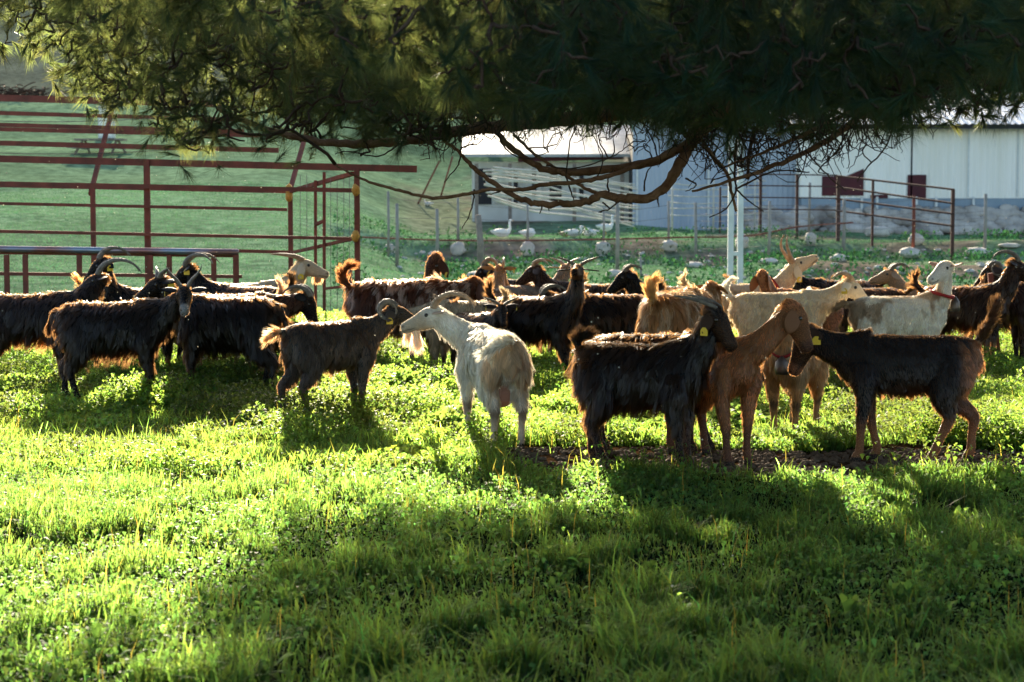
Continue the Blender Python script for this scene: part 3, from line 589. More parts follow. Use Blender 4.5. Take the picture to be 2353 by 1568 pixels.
g_(at=(640, 858), yaw=-20, label='young black goat grazing with its ears out, right of the left group in tall weeds', c=BLK, hair=6000, hw=.005, nel=-30, nl=.34, hp=-55, hy=-60, ed=-10, s=.62)
# middle back
g_(at=(925, 862), yaw=3, label='large long haired goat, silver grey over red brown, with a raised bushy tail', c=(.10, .035, .018), strand2=((.42, .36, .32), .52), fore=(.12, .045, .025), neck=(.13, .05, .025), tailc=(.16, .055, .02), belly=(.04, .015, .01), legs_c=(.05, .02, .012), hair=16000, hw=.0048, shag=1.15, nel=12, nl=.36, ny=8, hp=-55, hy=25, ed=-75, el=.17, ew=.045, tail='curl', s=1.14)
g_(at=(905, 838), yaw=-28, label='brown headed goat with grey back looking left above the large silver goat', c=(.13, .12, .13), neck=(.10, .035, .018), face=(.07, .028, .016), strand2=((.2, .19, .2), .3), hair=9000, hw=.005, nel=56, nl=.40, ny=-4, hp=-58, hy=-100, hs=1.2, ed=-70, el=.15, tag=[0], s=1.03)
g_(at=(1060, 872), yaw=150, label='cream fleecy goat with its head down, between the horned white goat and the black goats', c=(.62, .50, .34), strand2=((.3, .22, .14), .2), hair=10000, hw=.0048, shag=1.0, nel=-5, nl=.33, hp=-60, s=.92, legs_c=(.12, .05, .025))
g_(at=(1095, 880), yaw=-60, label='small dark horned goat facing the camera with flat sideways horns behind the white goat', c=(.025, .018, .018), hair=7000, hw=.005, nel=38, nl=.30, ny=10, hp=-38, hy=-22, horn=('wide', .20, 40), ed=-5, tag=[0, 1], s=.80)
g_(at=(1235, 875), yaw=-28, label='black goat holding its head high towards the camera, centre of the herd', c=BLK, hair=14000, hw=.0045, nel=60, nl=.40, ny=-18, hp=8, hy=-70, horn=('wide', .18, 30), ed=-5, el=.14, eb=10, s=.98, shag=1.05, legs=[0, .1, -.05, 0])
g_(at=(1395, 872), yaw=194, label='black goat facing left with an up curving horn and hanging ear, right of centre', c=(.016, .016, .020), hair=13000, hw=.0045, nel=16, nl=.34, ny=0, hp=-45, hy=0, horn=('scimitar', .26, 20), ed=-72, tag=[0], tail='up', s=1.0, shag=.95)
g_(at=(1110, 835), yaw=70, label='tan goat seen from behind with ridged horns and ears held out, centre of the herd', c=(.42, .26, .15), hair=7000, hw=.005, nel=48, nl=.36, ny=0, hp=-35, hy=0, horn=('scimitar', .30, 20, M_horn_l), ed=-5, tag=[1], s=.98, shag=.6)
g_(at=(1210, 828), yaw=40, label='fawn grey goat turned away with wide pale ears, behind the black goat with raised head', c=(.36, .27, .20), hair=7000, hw=.005, nel=42, nl=.38, ny=0, hp=-10, hy=20, ed=0, el=.15, eb=0, horn=('wide', .16, 30, M_horn_l), s=1.0, shag=.5)
g_(at=(1230, 818), yaw=170, label='black headed goat with a round yellow ear tag at the back of the centre group', c=BLK, hair=6000, hw=.005, nel=40, nl=.36, hp=-40, hy=8, horn=('scimitar', .24, 14), tag=[0], s=1.0)
g_(at=(1345, 826), yaw=168, label='brown black goat with pale curved horns at the back, right of the raised black head', c=(.05, .025, .015), hair=6000, hw=.005, nel=42, nl=.36, hp=-30, hy=0, horn=('scimitar', .24, 26, M_horn_l), s=1.0)
g_(at=(1560, 900), yaw=58, label='long haired blond goat with its rump and curled tail to the camera', c=(.50, .27, .11), strand2=((.68, .52, .36), .45), tailc=(.75, .5, .22), belly=(.4, .2, .07), hair=18000, hw=.0046, shag=1.3, nel=20, nl=.34, hp=-45, tail='curl', s=1.09, fat=1.08)
g_(at=(1560, 838), yaw=190, label='black goat head peeping out left of the long haired blond goat', c=BLK, hair=6000, hw=.005, nel=38, nl=.36, hp=-35, horn=('scimitar', .2, 14), s=1.0)
g_(at=(1790, 872), yaw=4, label='white goat with short upright horns and an orange ear tag, behind the bowed brown goat', c=(.85, .72, .52), hair=12000, hw=.0045, shag=.5, nel=26, nl=.40, ny=-4, hp=-36, hy=-10, horn=('scimitar', .24, 26, M_horn_l), ed=-40, tag=[1], tail='curl', s=1.02, tailc=WHT)
g_(at=(1690, 842), yaw=10, label='cream goat with tall backward horns, red collar and orange tag at the rear right', c=(.82, .67, .47), hair=9000, hw=.005, shag=.5, nel=40, nl=.42, ny=0, hp=28, hy=10, horn=('twist', .28, 8, M_horn_l), ed=-60, tag=[1], collar=.4, s=1.05)
g_(at=(1845, 846), yaw=-150, label='russet brown head with a large hanging ear between the two white goats', c=(.26, .12, .06), hair=6000, hw=.005, nel=45, nl=.36, hp=-55, hy=200, ed=-80, el=.18, ew=.05, s=.98, shag=.4)
g_(at=(1835, 860), yaw=90, label='pale fuzzy goat rump turned to the camera under the russet head', c=WHT, strand2=((.5, .36, .22), .3), hair=7000, hw=.005, nel=10, nl=.3, hp=-40, s=.92)
g_(at=(2065, 884), yaw=6, label='tall white goat with collar and grey bell looking back over its shoulder', c=(.94, .88, .76), patch=((.50, .38, .26), 4.2, .66), hair=18000, hw=.0042, vox=.009, shag=.45, nel=66, nl=.38, ny=-12, hp=-16, hy=218, hs=1.08, ed=12, el=.11, eb=5, earc=(.62, .35, .25), collar=.5, bell=1.3, tail='out', tailc=(.4, .28, .16), horn=None, s=1.02, face=WHT)
g_(at=(2215, 846), yaw=-35, label='dark brown goat with tan legs and horns swept back, looking right beside the iron stake', c=(.035, .018, .012), legs_c=BLOND, belly=BLOND, hair=10000, hw=.005, nel=54, nl=.38, ny=10, hp=-38, hy=22, horn=('scimitar', .30, 18), ed=-10, s=1.03)
g_(at=(2400, 842), yaw=186, label='dark brown goat at the right edge with its head lowered to the left', c=(.05, .025, .020), hair=10000, hw=.005, nel=4, nl=.36, hp=-68, ed=-70, el=.16, ew=.045, horn=None, s=1.05, face=(.16, .12, .09), legs_c=DKB)
g_(at=(2310, 830), yaw=195, label='goat with a white face bent down in front of the iron stake', c=(.03, .018, .012), face=(.6, .52, .38), neck=(.5, .42, .3), hair=7000, hw=.005, nel=5, nl=.33, hp=-62, s=.95)
g_(at=(2390, 812), yaw=188, label='dark goat with a full set of coiled horns behind the right edge goat', c=(.05, .03, .02), hair=7000, hw=.005, nel=35, nl=.36, hp=-40, hy=-5, horn=('curl', .40, 16), s=1.02)
g_(at=(2150, 818), yaw=184, label='small pale tan goat head with backward horns, facing left far behind the tall white goat', c=(.44, .30, .19), hair=6000, hw=.005, nel=42, nl=.36, hp=-12, hy=0, horn=('scimitar', .24, 14), s=.95, shag=.4, tag=None)
g_(at=(1985, 828), yaw=178, label='dark fuzzy backed goat in the gap left of the pale tan head', c=(.05, .03, .02), hair=7000, hw=.005, nel=10, nl=.33, hp=-50, s=.95)
g_(at=(1925, 812), yaw=175, label='dark goat with round horn hidden behind the white goat with upright horns', c=BLK, hair=5000, hw=.005, nel=35, nl=.34, hp=-40, horn=('curl', .3, 14), s=1.0)
dg = bpy.context.evaluated_depsgraph_get(); dg.update()
for a in GOATS: finish_goat(*a, dg)
#--AFTER_GOATS--

# ------------------------------------------------------------------ pen of red pipes on the left
def P_(px, py, Y): return at(px, py, Y)
pen = empty('pipe_pen', (-4.4, 23, 0), label='tall pen frame of rusty red square pipe with a gabled top, left side', cat='pen frame')
def pbar(name, a, b, w_, mat=M_rust, par=None):
    mb = MB(); bar(mb, a, b, w_); o = mb.obj(name, mat, None, True)
    if par is not None: o.parent = par; o.location = -np.array(par.location)
    return o
def zfoot(p, dz=-.05): return np.array([p[0], p[1], float(terrain(p[0], p[1]))+dz])
for px, top, Y, w_ in ((337, 366, 22, .062), (820, 388, 22, .06), (213, 432, 24, .055), (667, 432, 24, .055), (-420, 352, 22, .062)):
    t = P_(px, top, Y); pbar('post', zfoot(t), t, w_, par=pen)
for a, b, Y, w_ in (((-420, 355), (958, 389), 22.04, .075), ((-420, 414), (812, 438), 21.94, .048), ((-420, 459), (660, 482), 21.95, .034), ((-420, 523), (815, 549), 21.94, .036), ((345, 572), (668, 580), 21.95, .036)):
    pbar('rail', P_(*a, Y), P_(*b, Y), w_, par=pen)
for a, b, Y, w_ in (((-420, 214), (520, 240), 26, .085), ((-420, 248), (560, 276), 25.4, .05), ((-420, 276), (560, 302), 25.0, .05), ((-420, 287), (600, 312), 24.6, .05), ((-420, 318), (640, 346), 24.2, .06), ((-420, 418), (667, 441), 24.05, .04)):
    pbar('purlin', P_(*a, Y), P_(*b, Y), w_, par=pen)
for a, b in (((208, 446, 24), (262, 236, 26)), ((664, 446, 24), (718, 256, 26))):
    pbar('rafter', P_(*a), P_(*b), .05, par=pen)
pbar('base_bar', P_(600, 770, 24.1), P_(705, 768, 24.1), .06, par=pen)
for k, (a, b) in enumerate((((0, 264), (240, 268)), ((0, 336), (330, 343)))):
    mb = MB(); A = P_(-300, a[1]-6, 24.4); B = P_(430, b[1], 24.4); t = np.linspace(0, 1, 30)[:, None]; C = A+(B-A)*t; C[:, 2] -= .09*np.sin(t[:, 0]*math.pi)
    tube(mb, C, .004, 4); o = mb.obj('slack_wire', M_mesh, pen); o.location = -np.array(pen.location)
for px, py, Y in ((817, 437, 21.9), (817, 543, 21.9), (664, 436, 23.9), (664, 452, 23.9)):
    mb = MB(); c = P_(px, py, Y); rock(mb, c, .045, .05, .065, px+py, 9, 6); o = mb.obj('foam_wrap', M_gold, pen); o.location = -np.array(pen.location)
for px in (760, 775, 790, 803, 690, 705):
    mb = MB(); tube(mb, [P_(px, 402, 22.6), P_(px, 745, 22.6)], .003, 4); o = mb.obj('hanging_wire', M_mesh, pen); o.location = -np.array(pen.location)
gate = empty('pen_gate', (-1.9, 22.6, 0), label='open gate frame of thin red pipe at the right end of the pen', cat='gate')
def gb(name, a, b, w_=.034): 
    o = pbar(name, a, b, w_, par=gate); return o
gb('stile', P_(725, 415, 23.0), zfoot(P_(725, 745, 23.0))); gb('stile', P_(745, 396, 22.8), zfoot(P_(745, 745, 22.8)))
gb('gate_rail', P_(667, 440, 23.9), P_(812, 399, 22.05), .045); gb('gate_rail', P_(667, 582, 23.9), P_(815, 548, 22.05)); gb('gate_rail', P_(725, 516, 23.0), P_(745, 508, 22.8)); gb('gate_rail', P_(745, 664, 22.8), P_(795, 658, 22.2), .028)
barr = empty('feed_barrier', (-4.6, 20.5, 0), label='low barrier with a shiny worn blue top pipe in front of the pen', cat='barrier')
def bb_(name, a, b, w_, m=M_rust): return pbar(name, a, b, w_, m, barr)
A, B = P_(-420, 567, 20.5), P_(548, 580, 20.5); mb = MB(); tube(mb, A+(B-A)*np.linspace(0, 1, 12)[:, None], .034, 12); o = mb.obj('top_pipe', M_steel, barr); o.location = -np.array(barr.location)
bb_('rail', P_(-420, 624, 20.5), P_(556, 636, 20.5), .036); bb_('rail', P_(-420, 574, 20.56), P_(548, 587, 20.56), .045)
for px in (-330, -210, -100, 15, 58, 182, 226, 345, 389, 491, 542):
    t = P_(px, 586, 20.5); bb_('upright', zfoot(t), t, .055 if px in (542, 345) else .048)
# pale stones under the pen
def stone(px, py, w_, h_, label, seed, Y=None, mat=M_stone, cat='stone', group=None):
    c = G(px, py); k = c[1]/4575
    mb = MB(); rock(mb, (0, 0, h_*k*.42), w_*k/2, w_*k*.4, h_*k*.55, seed, 12, 9); o = mb.obj('stone', mat); o.location = [float(q) for q in c]; return tag(o, label, cat, group)
stone(687, 786, 40, 46, 'pale stone block standing in the weeds at the foot of the pen gate', 5)

# ------------------------------------------------------------------ fences of the far paddock
def pole(px, py0, py1, w_px, mat, name, label, group, round_=True, lean=0, cat='post'):
    b = G(px, py1); Y = b[1]; t = at(px+lean, py0, Y); r_ = w_px*Y/4575/2
    mb = MB(); P = np.stack([b-[0, 0, .05], (b+t)/2+[r_*.3, 0, 0], t]); tube(mb, P-b, [r_*1.05, r_, r_*.92], 8); o = mb.obj(name, mat, None); o.location = [float(q) for q in b]
    return tag(o, label, cat, group), b, t
posts = {}
for px, y0, y1, wp, lab, mt in (
    (1105, 494, 634, 15, 'thick weathered wooden post leaning slightly, right of the pen', M_wood),
    (892, 440, 590, 6, 'thin grey post nearest the right end of the pen', M_gpost), (912, 468, 612, 8, 'grey post just right of the thinnest one beside the pen', M_gpost),
    (1004, 480, 612, 8, 'grey post midway between pen and thick wooden post', M_gpost), (1052, 455, 566, 6, 'slim grey post rising behind the first round white stone', M_gpost),
    (1212, 470, 566, 6, 'slim post behind the second white stone and the lone head-down goose', M_gpost), (1418, 466, 630, 9, 'grey post on a pale stone, right of the tall standing goose', M_gpost),
    (1387, 478, 564, 5, 'slim grey post directly behind the tall standing goose', M_gpost), (1536, 462, 560, 6, 'thin grey post where the stick fence ends', M_gpost),
    (1598, 466, 612, 7, 'grey post on a flat pale stone left of the concrete pole', M_gpost), (1472, 590, 660, 5, 'short thin stake above the blond goat', M_gpost),
    (1766, 462, 602, 7, 'grey post on a wide flat stone, first right of the concrete pole', M_gpost), (1858, 420, 546, 6, 'slim grey post above the square boulder', M_gpost),
    (1937, 458, 598, 8, 'grey post on a small stone in front of the maroon panels', M_gpost), (2097, 450, 586, 8, 'dark post on a rounded pale stone, near the red corral corner', M_rust),
    (2262, 446, 584, 8, 'rightmost grey post on a broad flat stone', M_gpost)):
    o, b, t = pole(px, y0, y1, wp, mt, 'fence_post', lab, 'posts of the far paddock fence', lean=-6 if px == 1105 else (3 if px > 1700 else 0)); posts[px] = (b, t)
def wire_fence(name, ids, label, zs, vert=0, r_=.006, mat=M_mesh, group=None):
    mb = MB()
    for i in range(len(ids)-1):
        (a0, a1), (b0, b1) = posts[ids[i]], posts[ids[i+1]]
        for f in zs:
            A = a0+(a1-a0)*f; B = b0+(b1-b0)*f; t = np.linspace(0, 1, 8)[:, None]; C = A+(B-A)*t; C[:, 2] -= .03*np.sin(t[:, 0]*math.pi); tube(mb, C, r_, 4)
        if vert:
            n = int(np.linalg.norm(b0-a0)/vert)
            for k in range(1, n):
                f = k/n; A0 = a0+(b0-a0)*f; A1 = a1+(b1-a1)*f; tube(mb, [A0+(A1-A0)*zs[0], A0+(A1-A0)*zs[-1]], r_*.5, 3)
    o = mb.obj(name, mat); return tag(o, label, 'fence', group)
wire_fence('wire_fence', [1598, 1766, 1937, 2097, 2262], 'thin wire mesh hung on the grey posts in front of the shed', [.05, .16, .27, .38, .49, .6, .71, .82, .93], .12, .0035)
wire_fence('wire_fence', [892, 1052, 1212, 1387, 1536], 'single drooping wires between the posts behind the geese', [.3, .6, .9], 0, .005)
# brown rail running in front of the geese
mb = MB(); pts = [G(850, 560), G(1100, 556), G(1400, 552), G(1600, 549), G(1720, 540), G(1860, 520)]; pts = [np.array([*(at(px, py, 47))]) for px, py in ((820, 545), (1050, 553), (1300, 552), (1560, 546), (1660, 545), (1740, 540), (1830, 522), (1960, 512))]
tube(mb, spline(pts, 30), .022, 6); o = mb.obj('pipe_rail', M_rust); tag(o, 'long thin rusty rail running low in front of the white geese', 'rail')
for px in (830, 1110, 1420, 1700, 1950):   # the rail's own short legs
    c = at(px, 550, 47); 
# red pipe corral in front of the shed
cor = empty('pipe_corral', (8, 47, 0), label='red brown pipe corral panels in front of the white shed', cat='corral')
cY = lambda px: 52-(px-1700)*.012
for px, y0, y1, w_ in ((1748, 398, 500, 9), (1832, 402, 505, 9), (1927, 404, 520, 12), (2006, 412, 520, 8), (2190, 436, 572, 11), (1655, 430, 505, 6)):
    Y = cY(px); t = at(px, y0, Y); pbar('post', zfoot(t), t, w_*Y/4575*.7, M_rustd, par=cor)
for k, (ya, yb) in enumerate(((402, 436), (428, 468), (455, 492), (482, 520))):
    pbar('rail', at(1920, ya+2, cY(1920)-.08), at(2192, yb, cY(2190)-.08), .042, M_rustd, par=cor); pbar('rail', at(1660, ya-2, cY(1660)-.08), at(1922, ya+1, cY(1920)-.08), .032, M_rustd, par=cor)
# concrete pole with two legs
b = G(1689, 656); Y = b[1]; k = Y/4575; cpole = empty('concrete_pole', b, label='pale double legged concrete utility pole disappearing into the pine branches', cat='pole')
for dx in (-11.5, 11.5):
    mb = MB(); bar(mb, (dx*k, 0, -.1), (dx*k*.7, 0, 7.5), 11*k, 13*k); mb.obj('leg', M_conc, cpole, True)
for z in (.55, 1.75, 2.95, 4.1, 5.3):
    mb = MB(); bar(mb, (-6*k, 0, z), (6*k, 0, z), 10*k, 9*k); mb.obj('crosspiece', M_conc, cpole, True)
# stones under the posts and along the banks
for i, (px, py, w_, h_, lab) in enumerate(((1052, 586, 34, 30, 'round white boulder below the slim post at the left of the bank'), (1213, 588, 32, 34, 'round white boulder below the lone head-down goose'), (1385, 584, 36, 30, 'round white boulder below the pair of geese'), (1538, 578, 36, 26, 'rounded white boulder below the end of the stick fence'),
    (1862, 562, 28, 28, 'squared white boulder under the slim post left of the corral'), (1705, 570, 30, 32, 'white boulder peeking right of the concrete pole'), (895, 580, 22, 20, 'small white stone near the pen corner post'), (1412, 641, 42, 22, 'pale stone at the foot of the post right of the standing goose'),
    (1594, 616, 46, 14, 'flat pale stone at the foot of the post left of the concrete pole'), (1766, 607, 50, 14, 'wide flat stone left of the horned cream goat'), (1928, 602, 44, 18, 'flat stone under the post before the maroon panels'), (2090, 593, 50, 24, 'rounded pale stone under the dark post'), (2246, 589, 62, 20, 'broad flat stone under the rightmost post'),
    (1110, 648, 90, 26, 'long pale rock slab on the slope beneath the thick wooden post'), (1342, 602, 34, 12, 'small white slab lying on the bank below the geese'), (2018, 545, 60, 26, 'pale outcrop on the bank in front of the corral'), (2105, 562, 36, 26, 'white boulder behind the dark post'), (2325, 655, 40, 36, 'pale boulder at the right edge behind the coiled horn goat'),
    (1952, 634, 24, 8, 'little flat stone on the lower right bank'), (1832, 583, 24, 8, 'little flat stone between the two post stones'), (2320, 570, 50, 10, 'thin flat stone near the right edge of the upper bank'))):
    stone(px, py, w_, h_, lab, 20+i)
rr = np.random.default_rng(5); mb = MB()
for i in range(240):
    px = rr.uniform(900, 2500); py = rr.uniform(575, 665) if px > 1400 else rr.uniform(580, 640); c = G(px, py); s_ = rr.uniform(.03, .10); rock(mb, c, s_, s_*.8, s_*.5, i, 7, 5)
tag(mb.obj('loose_stones', M_stone), 'scattered small pale stones on the banks', 'stones', kind='stuff')

# ------------------------------------------------------------------ sheds
def corr_wall(mb, x0, x1, y0, y1, z0, z1, pitch=.20, amp=.03, z1b=None):
    L = math.hypot(x1-x0, y1-y0); n = int(L/pitch*4)+1; t = np.linspace(0, 1, n); nx, ny = (y1-y0)/L, -(x1-x0)/L
    ph = (t*L/pitch) % 1; off = amp*np.clip(np.sin(ph*2*math.pi)*2.2, -1, 1); zt = z1+0*t+(0 if z1b is None else (z1b-z1)*t)
    X = x0+(x1-x0)*t+nx*off; Y = y0+(y1-y0)*t+ny*off; V = np.concatenate([np.stack([X, Y, np.full(n, z0)], 1), np.stack([X, Y, zt], 1)])
    k = np.arange(n-1); mb.add(V, None, np.stack([k, k+1, k+1+n, k+n], 1))
SY = 62.0; q = SY/4575
def sx(px, Y=SY): return (px-1176.5)/4575*Y*1.003
def sz(py, Y=SY): return float(at(1176, py, Y)[2])
shed = empty('shed', (sx(2300), SY, sz(540)), label='long white corrugated metal shed on a rubble footing, right background', cat='shed')
def sh(o): o.location = -np.array(shed.location); o.parent = shed; return o
zb, zw, ze = sz(484), sz(456), sz(288)
mb = MB(); corr_wall(mb, sx(1835), sx(3000), SY, SY, zw, ze); corr_wall(mb, sx(1835), sx(1835)-.0, SY, SY+9, zw, ze); sh(mb.obj('wall', M_cor_w))
mb = MB(); box(mb, ((sx(1838)+sx(3000))/2, SY+4.5, (zb+zw)/2), sx(3000)-sx(1838), 9, zw-zb); sh(mb.obj('plinth', M_bluebase, None, True))
mb = MB(); box(mb, ((sx(1838)+sx(3000))/2, SY+4.6, (zw+ze)/2), sx(3000)-sx(1838)-.1, 8.7, ze-zw-.02); sh(mb.obj('inner_wall', M_dark, None, True))
mb = MB()
n = 500; X = np.linspace(sx(1800), sx(3030), n); zz = .02*np.sin(X*2*math.pi/.22)
V = np.concatenate([np.stack([X, 0*X+SY-.55, ze+.02+zz], 1), np.stack([X, 0*X+SY+4.6, ze+1.35+zz], 1), np.stack([X, 0*X+SY+9.5, ze+.1+zz], 1)]); k = np.arange(n-1)
mb.add(V, None, np.concatenate([np.stack([k, k+1, k+1+n, k+n], 1), np.stack([k, k+1, k+1+n, k+n], 1)+n])); sh(mb.obj('roof', M_cor_r))
mb = MB(); box(mb, ((sx(1800)+sx(3030))/2, SY-.50, ze-.06), sx(3030)-sx(1800), .05, .13); sh(mb.obj('fascia', M_dark, None, True))
for x0, x1, y0, y1, jag in ((1884, 1932, 405, 450, 0), (1932, 1979, 388, 450, 20), (2080, 2122, 402, 456, 0), (1995, 2035, 448, 456, 0)):
    mb = MB(); X0, X1 = sx(x0), sx(x1); Z0, Z1 = sz(y1), sz(y0); d_ = jag*q
    V = [(X0, SY-.04, Z0), (X1, SY-.04, Z0), (X1, SY-.04, Z1), (X0, SY-.04, Z1-d_)]; V += [(a, b+.03, c) for a, b, c in V]
    mb.add(V, None, [[0, 1, 2, 3], [7, 6, 5, 4], [0, 4, 5, 1], [1, 5, 6, 2], [2, 6, 7, 3], [3, 7, 4, 0]]); sh(mb.obj('rusty_panel', M_maroon, None, True))
for px in (2218, 2088, 2330):
    mb = MB(); box(mb, (sx(px), SY-.03, (zw+ze)/2), .05, .02, ze-zw-.1); sh(mb.obj('seam', M_dark if px == 2088 else M_conc, None, True))
for px in (1975, 2010, 2100, 2145, 2230):
    mb = MB(); box(mb, (sx(px), SY-.06, zb+.05), .07, .07, .75); sh(mb.obj('stud', M_conc, None, True))
wall = MB(); rr = np.random.default_rng(8)
for i in range(950):
    px = rr.uniform(1700, 3000); f = rr.random(); Y = SY-.9+.75*f-.5*(px < 1850); x = sx(px, Y); z0 = float(terrain(x, Y)); s_ = rr.uniform(.09, .26)
    rock(wall, (x, Y, z0+f*max(sz(482)-z0, .3)), s_, s_*.8, s_*.72, 300+i, 8, 6)
tag(wall.obj('rubble_wall', M_rubble), 'dry rubble footing of pale boulders along the bottom of the white shed', 'stone wall')
b2 = empty('barn', (sx(1650, 63), 63, sz(520)), label='blue grey corrugated barn wall between the white shed and the old limewashed house', cat='barn')
def s2(o): o.location = -np.array(b2.location); o.parent = b2; return o
mb = MB(); corr_wall(mb, sx(1452, 63), sx(1832, 62.9), 63, 62.9, .2, sz(270), .16, .014); s2(mb.obj('wall', M_cor_b))
mb = MB(); box(mb, ((sx(1454, 63)+sx(1834, 63))/2, 66, sz(300)/2), sx(1832, 63)-sx(1456, 63), 5.9, sz(300)); s2(mb.obj('inner_wall', M_dark, None, True))
mb = MB(); X0, X1 = sx(1440, 63), sx(1850, 63); V = [(X0, 62.5, sz(272)), (X1, 62.5, sz(272)), (X1, 69, sz(200)), (X0, 69, sz(200))]; V += [(a, b, c+.06) for a, b, c in V]
mb.add(V, None, [[3, 2, 1, 0], [4, 5, 6, 7], [0, 1, 5, 4], [1, 2, 6, 5], [2, 3, 7, 6], [3, 0, 4, 7]]); s2(mb.obj('roof', M_cor_r, None, True))
for px in (1462, 1625, 1745):
    mb = MB(); box(mb, (sx(px, 63), 62.93, 1.2), .06, .05, 2.2); s2(mb.obj('post', M_conc, None, True))
hs = empty('old_house', (sx(1260, 66), 66, sz(480)), label='old limewashed farm building with plank doors and a pale roof behind the bare branches', cat='house')
def s3(o): o.location = -np.array(hs.location); o.parent = hs; return o
HX = lambda px: sx(px, 66); HZ = lambda py: sz(py, 66)
mb = MB(); box(mb, ((HX(1085)+HX(1448))/2, 68, (HZ(372)+0)/2+.1), HX(1448)-HX(1085), 4, HZ(372)-.2); s3(mb.obj('wall', M_lime, None, True))
mb = MB(); V = [(HX(1060), 65.3, HZ(362)), (HX(1462), 65.3, HZ(362)), (HX(1462), 70.2, HZ(285)), (HX(1060), 70.2, HZ(285))]; V += [(a, b, c+.1) for a, b, c in V]
mb.add(V, None, [[3, 2, 1, 0], [4, 5, 6, 7], [0, 1, 5, 4], [1, 2, 6, 5], [2, 3, 7, 6], [3, 0, 4, 7]]); s3(mb.obj('roof', M_oldroof, None, True))
mb = MB(); bar(mb, (HX(1190), 65.6, HZ(368)), (HX(1430), 65.6, HZ(361)), .12, .16); s3(mb.obj('beam', M_maroon, None, True))
for px0, px1 in ((1098, 1130), (1180, 1190), (1222, 1232), (1262, 1290), (1330, 1340)):
    mb = MB(); box(mb, ((HX(px0)+HX(px1))/2, 65.985, (HZ(470)+HZ(388))/2), HX(px1)-HX(px0), .05, HZ(388)-HZ(470)); s3(mb.obj('doorway', M_dark, None, True))
for px in (1140, 1152, 1163, 1198, 1210, 1240, 1252):
    mb = MB(); box(mb, (HX(px), 65.93, (HZ(468)+HZ(380))/2), .10, .04, HZ(380)-HZ(468)); s3(mb.obj('plank', M_stick, None, True))
for px in (1095, 1172, 1320, 1430):
    mb = MB(); p = at(px, 376, 65.5); bar(mb, zfoot(p), p, .12); s3(mb.obj('porch_post', M_wood, None, True))
sf = MB(); rr = np.random.default_rng(4)
for k in range(17):
    f = k/16; Yb = 57; y0 = 385+f*95; y1 = 420+f*100
    A = [at(1120+rr.uniform(-15, 15), y0-25*f+rr.uniform(-5, 5), Yb), at(1220, y0+rr.uniform(-8, 8), Yb), at(1320, y0+14+rr.uniform(-8, 8), Yb), at(1400, y1-5+rr.uniform(-8, 8), Yb), at(1462+rr.uniform(-10, 10), y1+rr.uniform(-4, 6), Yb-.4)]
    A = [np.array([p[0], p[1], max(p[2], float(terrain(p[0], p[1]))+.04)]) for p in A]
    tube(sf, spline(A, 16), np.linspace(.032, .018, 16), 5)
o = sf.obj('stick_fence', M_stick); tag(o, 'rough fence woven of bleached crooked sticks between the old house and the geese', 'fence')
sf = MB()
for k in range(6):
    A = [at(1535, 420+k*15, 56), at(1600, 424+k*14+rr.uniform(-4, 4), 56), at(1680, 420+k*15, 56), at(1760, 416+k*15, 56)]; tube(sf, spline(A, 10), .018, 5)
for px in (1545, 1640, 1735): p = at(px, 412, 56); tube(sf, [zfoot(p), p], .03, 5)
o = sf.obj('stick_fence', M_stick); tag(o, 'lighter stick fence section in front of the blue grey barn wall', 'fence')
# leaning poles left of the old house
for (a, b, lab) in (((960, 470), (1010, 370), 'thin red pole leaning right beside the end of the top pen beam'), ((1012, 455), (1040, 360), 'thin grey pole leaning behind the bare branches, left of the old house')):
    g0 = G(a[0], a[1]); t = at(b[0], b[1], g0[1]); mb = MB(); tube(mb, [g0, t], .035, 6); tag(mb.obj('leaning_pole', M_rust), lab, 'pole')
# picnic table and white crate up the left slope
c = G(232, 356); k = c[1]/4575; pt = empty('picnic_table', c, label='grey wooden picnic table on the green slope behind the pen', cat='table')
mb = MB(); box(mb, (0, 0, 34*k), 112*k, .8, .06); mb.obj('tabletop', M_wood, pt, True)
for s_ in (-1, 1):
    mb = MB(); box(mb, (s_*4*k, -s_*.75, 16*k), 140*k, .28, .05); mb.obj('bench', M_wood, pt, True)
    for s2_ in (-1, 1): mb = MB(); bar(mb, (s_*42*k+s2_*10*k, s2_*.6, 0), (s_*38*k, s2_*.15, 33*k), .07); mb.obj('leg', M_wood, pt, True)
    mb = MB(); bar(mb, (s_*42*k, -.85, 14.5*k), (s_*42*k, .85, 14.5*k), .06); mb.obj('crossbar', M_wood, pt, True)
c = G(246, 318); k = c[1]/4575; bx = empty('white_cabinet', c, label='white metal cabinet standing on the slope behind the picnic table', cat='cabinet')
mb = MB(); box(mb, (0, 0, 35*k), 34*k, 30*k, 70*k); mb.obj('body', M_conc, bx, True); mb = MB(); box(mb, (0, 0, 71.5*k), 40*k, 36*k, 3*k); mb.obj('lid', M_conc, bx, True); mb = MB(); box(mb, (0, -15.3*k, 35*k), 28*k, .6*k, 60*k); mb.obj('door', M_cor_w, bx, True)
c = G(40, 222); mb = MB(); rr = np.random.default_rng(2)
for i in range(160):
    p = c+rr.normal(0, 1, 3)*[1.1, .5, .0]+[0, 0, abs(rr.normal(0, .22))]; d = nrm(rr.normal(0, 1, 3)*[1, 1, .4])*rr.uniform(.3, .9); tube(mb, [p-d/2, p+[0, 0, .05], p+d/2], .03, 4)
tag(mb.obj('brush_pile', M_twig), 'heap of dry cut branches on the slope above the pen, far left', 'brush pile', kind='stuff')

